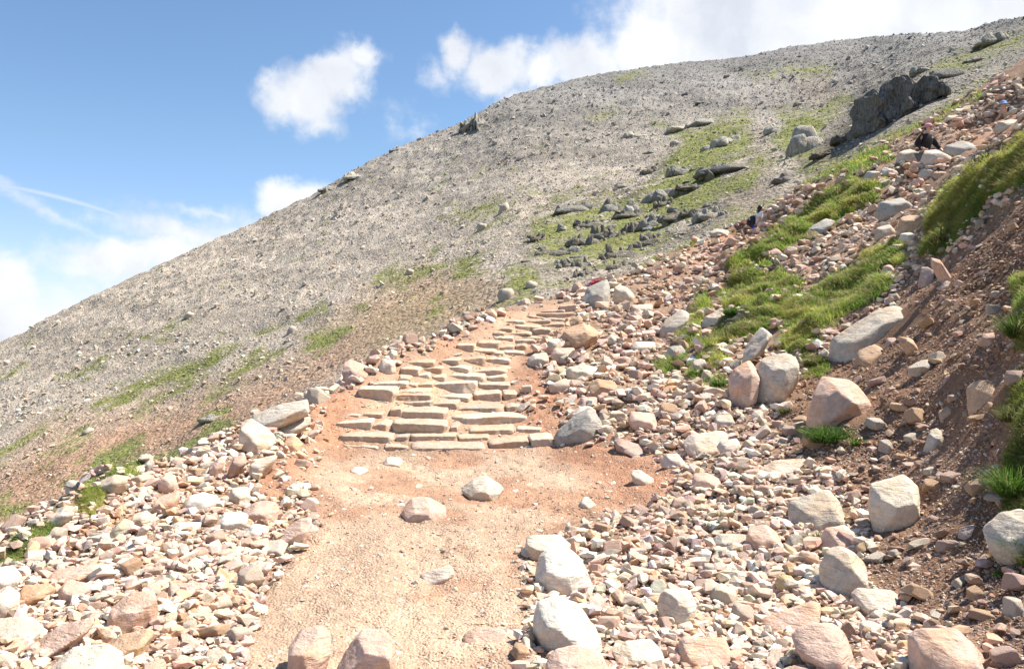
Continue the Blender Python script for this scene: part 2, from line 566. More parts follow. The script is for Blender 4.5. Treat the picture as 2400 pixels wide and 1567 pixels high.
GRASS = [[(2440, 300), (2400, 325), (2255, 410), (2190, 480), (2150, 600), (2205, 590), (2290, 510), (2330, 470), (2440, 400)],
         [(1625, 815), (1700, 765), (1800, 720), (1900, 690), (1960, 640), (2110, 560), (2115, 610), (2040, 650), (1980, 700), (1880, 745), (1760, 800), (1680, 822)],
         [(1685, 700), (1705, 655), (1780, 640), (1865, 640), (1885, 670), (1800, 718), (1730, 728)],
         [(1700, 625), (1755, 580), (1830, 535), (1985, 425), (2070, 425), (2060, 460), (1960, 520), (1870, 570), (1800, 615), (1720, 640)],
         [(1945, 725), (1970, 685), (2050, 645), (2098, 665), (2065, 710), (1970, 735)], [(1830, 825), (1850, 775), (1905, 735), (1965, 730), (1930, 795), (1880, 830)],
         [(1880, 830), (1930, 832), (1938, 865), (1900, 878)], [(2350, 1210), (2355, 1060), (2400, 990), (2520, 1000), (2520, 1300), (2390, 1300)],
         [(2375, 640), (2440, 640), (2440, 830), (2385, 820)], [(2350, 960), (2375, 905), (2440, 880), (2440, 1000), (2370, 1000)],
         [(1615, 875), (1650, 830), (1700, 820), (1690, 860), (1640, 885)], [(1600, 790), (1640, 690), (1665, 690), (1650, 760), (1620, 810)],
         [(-40, 1330), (60, 1240), (165, 1205), (110, 1260), (30, 1325)], [(175, 1200), (200, 1140), (330, 1080), (350, 1095), (290, 1140), (215, 1205)],
         [(1420, 640), (1500, 600), (1650, 545), (1650, 555), (1520, 615), (1440, 648)], [(1690, 400), (2080, 345), (2090, 375), (1900, 430), (1700, 520)], [(2050, 330), (2200, 270), (2300, 215), (2300, 225), (2120, 320)],
         [(2330, 1300), (2400, 1290), (2440, 1330), (2350, 1320)], [(1535, 850), (1600, 810), (1620, 830), (1570, 880)], [(1660, 890), (1710, 885), (1712, 915), (1665, 918)]]


def proj(x, y, z):
    yy = np.maximum(y, .3)
    return CX + F * x / yy, CY - F * (z - EYE) / yy


def hiker_dips(x, y, z):
    for (hx, hy, hz, r) in DIPS:
        g = np.exp(-(((x - hx) / r) ** 2 + ((y - hy) / (r * .8)) ** 2) ** 1.5)
        z = z * (1 - g) + np.minimum(z, hz) * g
    return z


P_WOMAN = (W(1784, 492, 28.3)[0], 28.3)
P_MAN = (W(2170, 303, 24.2)[0], 24.2)
P_HAT = (W(2345, 240, 27.5)[0], 27.5)
Z_WOMAN = W(1784, 492, 28.3)[2] - 1.64
Z_MAN = W(2170, 303, 24.2)[2] - 1.76
Z_HAT = W(2345, 240, 27.5)[2] - 1.72
DIPS = [(P_WOMAN[0] - .1, P_WOMAN[1] + .25, Z_WOMAN, .95), (P_MAN[0], P_MAN[1] + .3, Z_MAN, 1.0), (P_HAT[0], P_HAT[1] + .3, Z_HAT, 1.1)]

th = np.unique(np.r_[np.linspace(-180, -46, 90), np.linspace(-46, 46, 1000), np.linspace(46, 180, 90)])
th = np.radians(th)
rr = np.r_[np.linspace(.05, 2.2, 14)[:-1], np.geomspace(2.2, 46, 560)]
TH, RR = np.meshgrid(th, rr, indexing='ij')
GX, GY = RR * np.sin(TH), RR * np.cos(TH)
GZ = np.zeros_like(GX)
cth = np.unique(np.r_[np.linspace(-PI, PI, 40), np.linspace(-.8, .8, 240)])
crr = np.r_[np.linspace(.05, 2.2, 6)[:-1], np.geomspace(2.2, 46, 150)]
c1, c2 = np.meshgrid(cth, crr, indexing='ij')
czz = tps_eval(c2 * np.sin(c1), c2 * np.cos(c1))
ti = np.interp(th, cth, np.arange(len(cth)))
ri = np.interp(rr, crr, np.arange(len(crr)))


def bil(Z, a, b):
    a = np.clip(a, 0, Z.shape[0] - 1.0001)
    b = np.clip(b, 0, Z.shape[1] - 1.0001)
    i, j = a.astype(int), b.astype(int)
    fa, fb = a - i, b - j
    return (Z[i, j] * (1 - fa) + Z[i + 1, j] * fa) * (1 - fb) + (Z[i, j + 1] * (1 - fa) + Z[i + 1, j + 1] * fa) * fb


A_, B_ = np.meshgrid(ti, ri, indexing='ij')
GZ = bil(czz, A_, B_)
far = np.clip((RR - 30) / 16, 0, 1)
back = np.clip((np.abs(TH) - rad(50)) / rad(50), 0, 1)
GZ = GZ * (1 - far * back) + (-10.5) * far * back
PXg, PYg = proj(GX, GY, GZ)
front = GY > .8
PXg = np.where(front, PXg, -9999.0)
wx = fbm(GX * 1.1, GY * 1.1, oct=4, seed=3) * 26
wy = fbm(GX * 1.1 + 50, GY * 1.1, oct=4, seed=8) * 20
mg = poly_mask(PXg + wx * .6, PYg + wy * .6, GRASS, 14)
mgh = poly_mask(PXg + wx * .5, PYg + wy * .5, GRASS[:12] + GRASS[12:14], 46)
mp_ = poly_mask(PXg + wx, PYg + wy, PATH, 34)
ms = poly_mask(PXg, PYg, STAIR, 26)
mr_ = poly_mask(PXg + wx, PYg + wy, RED, 46)
mb = poly_mask(PXg + wx, PYg + wy, BROWN, 36)
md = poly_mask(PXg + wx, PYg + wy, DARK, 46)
# relief
bumpy = np.clip(1 - mp_ * .7 - ms * .85, .15, 1)
GZ = GZ + fbm(GX * .9, GY * .9, oct=3, seed=21) * .10 * bumpy * np.clip(RR / 6, .3, 1.6) + fbm(GX * 5, GY * 5, oct=4, seed=22) * .028 * np.clip(bumpy + .15, 0, 1) * np.clip(RR / 6, .5, 2)
GZ = GZ + (fbm(GX * 14, GY * 14, oct=3, seed=23) * .012) + mp_ * (fbm(GX * 3.2, GY * 1.1, oct=3, seed=24) * .035 - .02 * np.clip(fbm(GX * 6, GY * 6, oct=2, seed=25) * 3 - 1, 0, 1))
hm = np.clip(mgh, 0, 1)
hm = hm * np.clip(1.0 + 1.3 * fbm(GX * .9, GY * .9, oct=2, seed=35), .25, 1.3)
hm = hm * hm * (3 - 2 * hm)
GZ = GZ + hm * (.17 + .26 * fbm(GX * 2.1, GY * 2.1, oct=3, seed=31)) * np.clip(RR / 12, .35, 1.6)
GZ = hiker_dips(GX, GY, GZ)
# a shallow scoop under the brow of turf on the right
GZ = GZ - poly_mask(PXg, PYg, [DARK[0]], 80) * .22

C_PATH = np.array((.50, .352, .245))
C_RED = np.array((.38, .205, .125))
C_BROWN = np.array((.23, .135, .083))
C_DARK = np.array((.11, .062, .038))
C_RUB = np.array((.28, .18, .12))
C_TURF = np.array((.11, .105, .045))
var = fbm(GX * .8, GY * .8, oct=4, seed=41)[..., None]
col = np.broadcast_to(C_RUB, GX.shape + (3,)).copy()


def blend(col, m, c):
    m = m[..., None]
    return col * (1 - m) + np.asarray(c) * m


col = blend(col, mb, C_BROWN)
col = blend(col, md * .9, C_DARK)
pv = np.clip(fbm(GX * 1.5, GY * 1.5, oct=5, seed=44) * 3.4 + .05, 0, 1)
pc = C_PATH * (1 - pv[..., None] * .75) + C_RED * pv[..., None] * .75
col = col * (1 - mp_[..., None]) + pc * mp_[..., None]
col = blend(col, ms * .9, (.46, .30, .20))
col = blend(col, np.clip(mr_ * 1.2, 0, 1), C_RED)
col = blend(col, mg, C_TURF)
outf = np.clip((RR - 25) / 15, 0, 1) * np.where(GZ < np.interp(GX, [-30, 0, 30], [2, 2, 8]), 1, 0)
col = blend(col, outf * .6, (.20, .19, .12))
col = col * (1 + var * .22)

nA, nR = GX.shape
idx = np.arange(nA * nR).reshape(nA, nR)
q = np.stack([idx[:-1, :-1], idx[1:, :-1], idx[1:, 1:], idx[:-1, 1:]], -1)
q = q[..., ::-1]
ispath = (mp_[:-1, :-1] > .5) & (mg[:-1, :-1] < .5)
GZ_RAMP = GZ.copy()
GZ = GZ - np.clip(ms * 1.3, 0, 1) * .025
Vall = np.stack([GX, GY, GZ], -1).reshape(-1, 3)
Call = col.reshape(-1, 3)


def submesh(name, faces, mat):
    f = faces.reshape(-1, 4)
    u, inv = np.unique(f, return_inverse=True)
    return mesh_np(name, Vall[u], inv.reshape(-1), 4, mat, Call[u], smooth=True)


og = bpy.data.objects.new('ground', submesh('ground', q[~ispath], M_GROUND))
tag(link(og), kind='structure')
op = bpy.data.objects.new('path', submesh('path', q[ispath], M_PATH))
tag(link(op), kind='structure')


def H(x, y):
    t = np.arctan2(x, y)
    r = np.hypot(x, y)
    return bil(SURF[0], np.interp(t, th, np.arange(len(th))), np.interp(r, rr, np.arange(len(rr))))


YS = np.geomspace(2.3, 44, 520)
SURF = [GZ]


def hit_near(px, py):
    """where the ray through a pixel meets the near ground (nan where it does not)"""
    px, py = np.atleast_1d(px).astype(float), np.atleast_1d(py).astype(float)
    X, Y, Z = (np.full(px.shape, np.nan) for _ in range(3))
    for s in range(0, len(px), 4000):
        u = ((px[s:s + 4000] - CX) / F)[:, None]
        v = ((CY - py[s:s + 4000]) / F)[:, None]
        hx = u * YS
        g = H(hx, np.broadcast_to(YS, hx.shape)) - (EYE + v * YS)
        below = g > 0
        k = below.argmax(1)
        ok = below.any(1) & (k > 0)
        r = np.arange(len(k))
        k1 = np.maximum(k, 1)
        g0, g1 = g[r, k1 - 1], g[r, k1]
        t = np.clip(g0 / (g0 - g1 + 1e-9), 0, 1)
        y = YS[k1 - 1] + (YS[k1] - YS[k1 - 1]) * t
        y = np.where(ok, y, np.nan)
        X[s:s + 4000] = u[:, 0] * y
        Y[s:s + 4000] = y
        Z[s:s + 4000] = EYE + v[:, 0] * y
    return X, Y, Z


# ------------------------------------------------------------------ the hill behind
SKY = [(-1400, 1480), (-400, 1010), (0, 800), (48, 780), (227, 686), (403, 608), (605, 515), (736, 454), (760, 438), (857, 385), (923, 348), (1074, 290), (1160, 243), (1200, 226), (1351, 184), (1452, 165),
       (1603, 146), (1690, 141), (1745, 133), (1855, 109), (1981, 93), (2133, 78), (2254, 76), (2309, 58), (2400, 38), (2900, -130), (3800, -300)]
HC = {-1400: [(1800, 40), (1700, 55), (1640, 75), (1590, 100), (1550, 130), (1510, 165), (1480, 200)],
      -400: [(1500, 40), (1330, 50), (1220, 65), (1140, 90), (1090, 125), (1050, 160), (1010, 195)],
      0: [(1450, 36), (1260, 46), (1120, 62), (1010, 85), (930, 115), (860, 150), (800, 190)],
      400: [(1300, 36), (1110, 46), (980, 60), (860, 85), (760, 120), (675, 160), (608, 205)],
      700: [(1120, 34), (960, 44), (840, 60), (720, 88), (620, 125), (545, 170), (474, 215)],
      1000: [(980, 31), (850, 40), (740, 52), (620, 80), (520, 120), (415, 175), (318, 235)],
      1200: [(880, 30), (740, 38), (640, 52), (530, 80), (430, 120), (320, 180), (226, 250)],
      1500: [(760, 32), (650, 42), (560, 58), (450, 85), (350, 125), (250, 190), (160, 270)],
      1700: [(650, 34), (540, 46), (450, 62), (360, 88), (280, 130), (205, 200), (140, 290)],
      1900: [(560, 35), (460, 45), (390, 58), (320, 82), (240, 125), (165, 200), (103, 290)],
      2010: [(500, 36), (395, 45), (335, 56), (290, 74), (220, 110), (150, 190), (90, 290)],
      2150: [(420, 40), (310, 46), (262, 52), (215, 60), (165, 78), (120, 125), (78, 200)],
      2400: [(320, 42), (222, 46), (185, 51), (148, 58), (112, 68), (75, 82), (38, 100)],
      2900: [(180, 42), (60, 46), (20, 51), (-20, 58), (-60, 66), (-95, 76), (-130, 88)],
      3800: [(60, 40), (-60, 43), (-110, 48), (-160, 54), (-210, 60), (-255, 66), (-300, 72)]}
hk = sorted(HC)
NC, NR = 1300, 420
hpx = np.unique(np.r_[np.linspace(-1400, -150, 120), np.linspace(-150, 2550, 1100), np.linspace(2550, 3800, 90)])
NC = len(hpx)
tt = np.linspace(0, 6, NR)


def smooth1(a, n):
    k = np.hanning(n + 2)[1:-1]
    k /= k.sum()
    pad = np.pad(a, ((n // 2, n // 2), (0, 0)), mode='reflect', reflect_type='odd')
    return np.stack([np.convolve(pad[:, j], k, 'valid') for j in range(a.shape[1])], 1)


Pk = np.array([[p for p, _ in HC[k]] for k in hk], float)
Yk = np.log(np.array([[y for _, y in HC[k]] for k in hk], float))
Pc = np.stack([np.interp(hpx, hk, Pk[:, j]) for j in range(7)], 1)
Yc = np.stack([np.interp(hpx, hk, Yk[:, j]) for j in range(7)], 1)
Pc, Yc = smooth1(Pc, 71), smooth1(Yc, 71)
Pc[:, 6] = np.interp(hpx, [s[0] for s in SKY], [s[1] for s in SKY])
HP = np.stack([np.interp(tt, range(7), Pc[i]) for i in range(NC)])
HY = np.stack([np.interp(tt, range(7), Yc[i]) for i in range(NC)])
HP = np.c_[smooth1(HP.T, 41).T[:, :-1], HP[:, -1:]]
HY = smooth1(HY.T, 41).T
HPX = np.repeat(hpx[:, None], NR, 1)
HYY = np.exp(HY)
HX = (HPX - CX) / F * HYY
HZ = EYE + (CY - HP) / F * HYY
edge = np.clip((6 - tt) / .35, 0.25, 1)[None]
am = edge * np.clip(HYY / 60, .6, 3)
HZ = HZ + am * (.55 * fbm(HX * .06, HYY * .06, oct=3, seed=61) + .32 * fbm(HX * .22, HYY * .22, oct=3, seed=62)) + .16 * np.clip(HYY / 60, .6, 3) * fbm(HX * .9, HYY * .9, oct=3, seed=63)
# back of the ridge, dropping out of sight
nb = 8
kb = np.arange(1, nb + 1)[None]
bX = HX[:, -1:] * (1 + .08 * kb)
bY = HYY[:, -1:] * (1 + .08 * kb)
bZ = HZ[:, -1:] - (HZ[:, -1:] + 12) * (kb / nb) ** 1.2
FX, FY, FZ = np.c_[HX, bX], np.c_[HYY, bY], np.c_[HZ, bZ]
PJX, PJY = proj(FX, FY, FZ)

HG = [[(210, 960), (300, 900), (400, 860), (545, 803), (562, 812), (470, 870), (430, 905), (330, 935), (230, 978)], [(290, 965), (380, 915), (480, 880), (490, 895), (400, 930), (320, 975)],
      [(470, 955), (490, 925), (560, 875), (600, 840), (655, 810), (658, 835), (600, 875), (560, 900), (500, 945)], [(-40, 1075), (60, 1020), (122, 988), (126, 1003), (60, 1040), (-40, 1100)],
      [(100, 1065), (150, 1025), (210, 1000), (212, 1015), (140, 1060)], [(712, 820), (730, 765), (800, 752), (822, 772), (790, 800), (740, 825)],
      [(865, 660), (880, 635), (1000, 608), (1065, 615), (1010, 648), (900, 668)], [(1070, 650), (1080, 600), (1130, 595), (1132, 640), (1100, 655)], [(1180, 645), (1240, 630), (1252, 700), (1200, 712)],
      [(1255, 520), (1400, 470), (1480, 470), (1560, 400), (1600, 330), (1530, 290), (1640, 300), (1740, 255), (1765, 300), (1745, 360), (1700, 400), (1690, 450), (1660, 500), (1500, 590), (1420, 625), (1310, 628), (1255, 585)],
      [(1790, 350), (1805, 320), (1820, 275), (1890, 255), (1945, 262), (1900, 350), (1920, 370), (1870, 372)], [(1740, 180), (1860, 158), (1955, 157), (1952, 172), (1850, 172)],
      [(1440, 182), (1510, 166), (1522, 175), (1450, 188)], [(1380, 274), (1440, 248), (1445, 260), (1390, 278)], [(345, 805), (400, 770), (445, 758), (370, 805)],
      [(470, 985), (525, 955), (565, 1005), (480, 1035)], [(340, 1075), (480, 1005), (470, 1050), (380, 1085)], [(1690, 455), (1700, 410), (1775, 395), (1755, 450)], [(1740, 365), (1790, 355), (1815, 390), (1760, 400)],
      [(-40, 890), (60, 850), (65, 860), (-40, 910)], [(140, 900), (230, 850), (260, 840), (200, 880)], [(1120, 495), (1160, 470), (1190, 475), (1160, 500)], [(1880, 270), (1990, 225), (2010, 240), (1930, 290)],
      [(2130, 180), (2200, 150), (2400, 80), (2400, 100), (2260, 160)], [(2040, 330), (2130, 280), (2380, 170), (2380, 185), (2140, 300)], [(600, 780), (640, 750), (660, 765), (620, 790)], [(-40, 1190), (20, 1150), (60, 1190), (0, 1230)],
      [(160, 1170), (230, 1060), (330, 1030), (330, 1060), (230, 1150)], [(820, 720), (850, 700), (860, 720), (830, 735)], [(1000, 740), (1010, 690), (1030, 690), (1020, 740)], [(1880, 400), (2000, 355), (2050, 345), (1960, 400), (1850, 430)],
      [(1060, 480), (1110, 500), (1210, 500), (1120, 520)], [(680, 750), (760, 720), (765, 735), (700, 765)], [(930, 820), (960, 790), (970, 810), (940, 830)], [(760, 300), (800, 300), (790, 310)]]
HB = [[(-60, 1260), (-40, 1120), (120, 1010), (300, 960), (520, 920), (700, 850), (850, 720), (980, 650), (1100, 660), (1130, 690), (1060, 760), (850, 840), (760, 910), (620, 1000), (400, 1080), (200, 1180), (0, 1340)]]
HT = [[(850, 820), (800, 760), (860, 700), (980, 660), (1120, 670), (1180, 720), (1040, 800), (860, 860)]]
HR = [[(1690, 620), (1700, 470), (1760, 420), (1745, 320), (1770, 300), (1800, 380), (1830, 470), (1700, 640)], [(1870, 200), (1940, 185), (1990, 240), (1930, 250)], [(1880, 380), (1990, 300), (2010, 340), (1900, 420)]]
hwx = fbm(PJX * .012, PJY * .012, oct=4, seed=71) * 26
hwy = fbm(PJX * .012 + 40, PJY * .02, oct=4, seed=72) * 16
fn = fbm(FX * .5, FY * .5, oct=4, seed=73)
g0 = poly_mask(PJX + hwx, PJY + hwy, HG, 22)
speck = (fbm(FX * .35, FY * .3, oct=5, seed=77) > .36) & (PJX > 1000) | (fbm(FX * .35, FY * .3, oct=5, seed=77) > .5)
hg = np.clip(g0 * 1.5 + fn * 1.1 - .38, 0, 1) * (g0 > .05)
hg = np.maximum(hg, speck * .55 * np.clip((PJY - 250) / 200, 0, 1))
hb = poly_mask(PJX + hwx, PJY + hwy, HB, 60)
ht = poly_mask(PJX + hwx, PJY + hwy, HT, 50)
hr = poly_mask(PJX + hwx * .7, PJY + hwy * .7, HR, 26)
# grey upper ground, warmer and paler lower down and to the left
up = np.clip(1 - (PJY - np.interp(PJX, [s[0] for s in SKY], [s[1] for s in SKY])) / 260, 0, 1) * np.clip((PJX - 500) / 900, 0, 1)
strk = fbm(PJX * .004 + PJY * .011, PJY * .03 - PJX * .002, oct=4, seed=75)[..., None]
HCb = np.broadcast_to(np.array((.37, .315, .25)), FX.shape + (3,)).copy()
HCb = blend(HCb, np.clip(up, 0, 1), (.225, .215, .198))
HCb = HCb * (1 + strk * .36)
HCb = blend(HCb, hb * .95, (.38, .235, .15))
HCb = blend(HCb, ht * .8, (.34, .255, .155))
HCb = blend(HCb, hr * .7, (.26, .205, .15))
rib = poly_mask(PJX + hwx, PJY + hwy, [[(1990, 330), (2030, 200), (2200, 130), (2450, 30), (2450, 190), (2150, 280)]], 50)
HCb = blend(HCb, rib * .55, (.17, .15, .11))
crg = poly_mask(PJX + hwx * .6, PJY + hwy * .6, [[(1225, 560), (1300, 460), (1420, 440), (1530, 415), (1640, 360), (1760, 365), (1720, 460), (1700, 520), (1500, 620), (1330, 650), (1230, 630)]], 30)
HCb = blend(HCb, crg * .75 * (fn > -.1), (.085, .08, .045))  # dark soil among the crags, with the shade of their gaps painted in
rav_shade = poly_mask(PJX, PJY, [[(1880, 375), (1990, 270), (2025, 200), (2075, 300), (2000, 345), (1900, 395)]], 26)
HCb = blend(HCb, rav_shade * .85, (.07, .06, .05))  # ravine bed: shadow beside the big crag painted into the ground colour
HCb = blend(HCb, np.clip(hg, 0, 1), np.array((.19, .195, .065)))
iR = FX.shape[1]
idx = np.arange(NC * iR).reshape(NC, iR)
q = np.stack([idx[:-1, :-1], idx[1:, :-1], idx[1:, 1:], idx[:-1, 1:]], -1)
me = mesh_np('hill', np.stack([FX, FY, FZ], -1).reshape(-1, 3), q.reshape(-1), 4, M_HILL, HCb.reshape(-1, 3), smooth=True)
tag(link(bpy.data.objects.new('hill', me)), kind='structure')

# wide valley floor out to the horizon
vr = np.r_[0, np.geomspace(20, 4000, 40)]
va = np.linspace(0, 2 * PI, 97)[:-1]
VV = [(0, 0, -12)]
A2, R2 = np.meshgrid(va, vr[1:], indexing='ij')
vx, vy = R2 * np.cos(A2), R2 * np.sin(A2)
vz = -12.5 + fbm(vx * .004, vy * .004, oct=4, seed=90) * np.clip(R2 / 60, 0, 25) * .6 - np.clip(R2 / 40, 0, 40)
idx = np.arange(vx.size).reshape(vx.shape)
q = np.stack([idx, np.roll(idx, -1, 0)], -1)
q = np.concatenate([q[:, :-1], q[:, 1:, ::-1]], -1)
me = mesh_np('valley', np.stack([vx, vy, vz], -1).reshape(-1, 3), q.reshape(-1), 4, M_HILL, np.broadcast_to((.16, .17, .08), (vx.size, 3)), smooth=True)
tag(link(bpy.data.objects.new('valley', me)), kind='structure')

PJYm = np.minimum.accumulate(PJY[:, :NR], axis=1)


def hit_hill(px, py):
    px, py = np.atleast_1d(px).astype(float), np.atleast_1d(py).astype(float)
    c = np.clip(np.round(np.interp(px, hpx, np.arange(NC))).astype(int), 0, NC - 1)
    Y = np.full(px.shape, np.nan)
    for k in np.unique(c):
        s = c == k
        col_ = PJYm[k][::-1]
        yy = FY[k, :NR][::-1]
        v = np.interp(py[s], col_, yy)
        v[py[s] < col_[0]] = np.nan
        Y[s] = v
    return (px - CX) / F * Y, Y, EYE + (CY - py) / F * Y


def hill_attr(px, py, A):
    c = np.clip(np.round(np.interp(px, hpx, np.arange(NC))).astype(int), 0, NC - 1)
    out = np.zeros(px.shape)
    for k in np.unique(c):
        s = c == k
        out[s] = np.interp(py[s], PJYm[k][::-1], A[k, :NR][::-1])
    return out


# ------------------------------------------------------------------ rocks
def ico(sub):
    bm = bmesh.new()
    bmesh.ops.create_icosphere(bm, subdivisions=sub, radius=1)
    bm.verts.ensure_lookup_table()
    V = np.array([v.co[:] for v in bm.verts])
    Fi = np.array([[v.index for v in f.verts] for f in bm.faces], np.int32)
    bm.free()
    return V / np.linalg.norm(V, axis=1)[:, None], Fi


ICO = {s: ico(s) for s in (2, 3, 4, 5)}


def chip(V, r, n, lo=.86, hi=.97, up=.0):
    for i in range(n):
        v = r.normal(size=3)
        v[1] = -abs(v[1]) * .8
        v[2] = v[2] * .8 + up
        v /= np.linalg.norm(v)
        t = V @ v
        d = t.max() * r.uniform(lo, hi)
        V = V - v[None] * np.maximum(0, t - d)[:, None]
    return V


def fissure(V, amp, seed, fx, fz):
    a = np.abs(fbm(V[:, 0] * fx, V[:, 1] * fx, V[:, 2] * fz, oct=3, seed=seed))
    b = np.abs(fbm(V[:, 0] * fx * .4 + 9, V[:, 1] * fx * .4, V[:, 2] * fz * .6, oct=3, seed=seed + 5))
    c = np.exp(-(a / .07) ** 2) * .6 + np.exp(-(b / .08) ** 2)
    n = np.linalg.norm(V[:, :2], axis=1, keepdims=True) + 1e-6
    V = V.copy()
    V[:, :2] -= V[:, :2] / n * (amp * c)[:, None]
    return V


def convex_verts(normals, dists, dirs, p=26):
    t = np.maximum(dirs @ normals.T, 0) / dists[None]
    r = 1.0 / np.power(np.power(t, p).sum(1), 1 / p)
    return dirs * r[:, None]


def rough_up(V, amp, seed, freq):
    n = np.linalg.norm(V, axis=1, keepdims=True)
    d = fbm(V[:, 0] * freq + seed, V[:, 1] * freq, V[:, 2] * freq, oct=4, seed=seed)
    return V * (1 + (amp * d / np.maximum(n[:, 0], 1e-6))[:, None])


def outline_rock_mesh(name, out, yd, seed, top=.9, side=.35, sub=4, sink=.18, p=60, rough=.03, mat=None, back=.45, cap=None):
    """a faceted boulder whose outline seen from the path is OUT (metres: x, z about its centre); yd is its half depth"""
    r = np.random.default_rng(seed)
    P = np.array(out, float)
    ar = 0
    for i in range(len(P)):
        a, b = P[i], P[(i + 1) % len(P)]
        ar += a[0] * b[1] - a[1] * b[0]
    if ar < 0:
        P = P[::-1]
    zmin, zmax = P[:, 1].min(), P[:, 1].max()
    hgt = zmax - zmin
    low = P[:, 1] < zmin + .3 * hgt
    P[low, 1] -= sink * hgt + .02
    ns, ds = [], []
    for i in range(len(P)):
        a, b = P[i], P[(i + 1) % len(P)]
        e = b - a
        L = np.hypot(*e)
        if L < 1e-6:
            continue
        n = np.array((e[1], -e[0])) / L
        dist = max(n @ a, .04 * hgt)
        up_ = n[1] > .35
        f = ((-top if top < 0 else .42 + .25 * max(0, top - .9)) if up_ else side) * r.uniform(.75, 1.25)
        for sgn, k in ((-1, f), (1, back * r.uniform(.7, 1.3))):
            v = np.array((n[0], sgn * k, n[1]))
            q_ = np.linalg.norm(v)
            ns.append(v / q_)
            ds.append((max(dist - k * yd * .45, .35 * dist) if (up_ and sgn < 0) else dist + (k * yd * .45 if up_ else 0)) / q_)
    caps = cap or [((r.uniform(-.5, .1), -1, r.uniform(-.15, .35)), .9)]
    for v, k in caps:
        v = np.array(v, float)
        ns.append(v / np.linalg.norm(v))
        ds.append(yd * k)
    for k in range(3):
        v = np.array((r.uniform(-.8, .8), -1, r.uniform(-.3, .7)))
        ns.append(v / np.linalg.norm(v))
        ds.append(yd * r.uniform(1.0, 1.35))
    v = np.array((r.uniform(-.3, .3), 1, .2))
    ns.append(v / np.linalg.norm(v))
    ds.append(yd * .95)
    D, Fi = ICO[sub]
    ext = np.array((np.ptp(P[:, 0]) / 2, yd, np.ptp(P[:, 1]) / 2))
    ext = ext / ext.max()
    D = D * np.maximum(ext, .3)
    D = D / np.linalg.norm(D, axis=1)[:, None]
    V = convex_verts(np.array(ns), np.array(ds), D, p)
    size = math.sqrt((P[:, 0].max() - P[:, 0].min()) * (P[:, 1].max() - P[:, 1].min()))
    V = rough_up(V, rough * size, seed % 97, 3.2 / size)
    V = chip(V, r, 14 if sub > 3 else 5, .83, .97) if top > 0 else chip(V, r, 4, .93, .99)
    V = rough_up(V, rough * .35 * size, seed % 89 + 3, 14 / size)
    return mesh_np(name, V, Fi.reshape(-1), 3, mat or M_ROCK, smooth=True)


PAL = {'pink': (.62, .44, .34), 'pale': (.66, .54, .43), 'white': (.70, .635, .53), 'grey': (.40, .37, .315), 'tan': (.54, .365, .235), 'cream': (.67, .57, .44), 'brown': (.42, .29, .20),
       'lgrey': (.56, .485, .39), 'green': (.45, .43, .33), 'yellow': (.56, .42, .23), 'rose': (.49, .35, .285), 'dark': (.17, .17, .165)}
KEEP = []      # pixel outlines of the placed rocks, so that loose stones keep clear of their faces


def boulder(out, colr, label, sub=4, top=.9, side=.35, depth=.48, Y=None, foot=None, cat='boulder', name='boulder', seed=None, sink=.25, p=90, rough=.026, hill=False, mat=None, group=None, cap=None, keep=True, back=.45):
    P = np.array(out, float)
    cxp, bot = (P[:, 0].min() + P[:, 0].max()) / 2, P[:, 1].max()
    fx = P[P[:, 1] > bot - .25 * np.ptp(P[:, 1]), 0].mean()
    if Y is None:
        X0, Y0, Z0 = (hit_hill if hill else hit_near)(fx, foot or min(bot - 2, 1562 + max(0, bot - 1567)))
        Y = float(Y0[0])
        if not np.isfinite(Y):
            print('no ground for', label)
            return None
    w, h = np.ptp(P[:, 0]) * Y / F, np.ptp(P[:, 1]) * Y / F
    yd = depth * math.sqrt(w * max(h, w * .45))
    Yc = Y + yd * .75
    # area centroid of the outline
    S = P.mean(0)
    ctr = np.array(((P[:, 0].min() + P[:, 0].max()) / 2 * .5 + S[0] * .5, (P[:, 1].min() + P[:, 1].max()) / 2 * .5 + S[1] * .5))
    o2 = [((a - ctr[0]) / F * Yc, (ctr[1] - b) / F * Yc) for a, b in P]
    sd = seed if seed is not None else int(abs(P[0, 0] * 7 + P[0, 1] * 13)) % 9973
    me = outline_rock_mesh(name, o2, yd, sd, top, side, sub, sink, p, rough, mat, cap=cap, back=back)
    o = bpy.data.objects.new(name, me)
    o.location = ((ctr[0] - CX) / F * Yc, Yc, EYE + (CY - ctr[1]) / F * Yc)
    c = PAL[colr] if isinstance(colr, str) else colr
    k = random.uniform(.93, 1.07)
    o.color = (c[0] * k, c[1] * k, c[2] * k, 1)
    link(o)
    tag(o, label, cat, group)
    if keep:
        KEEP.append(P)
    return o


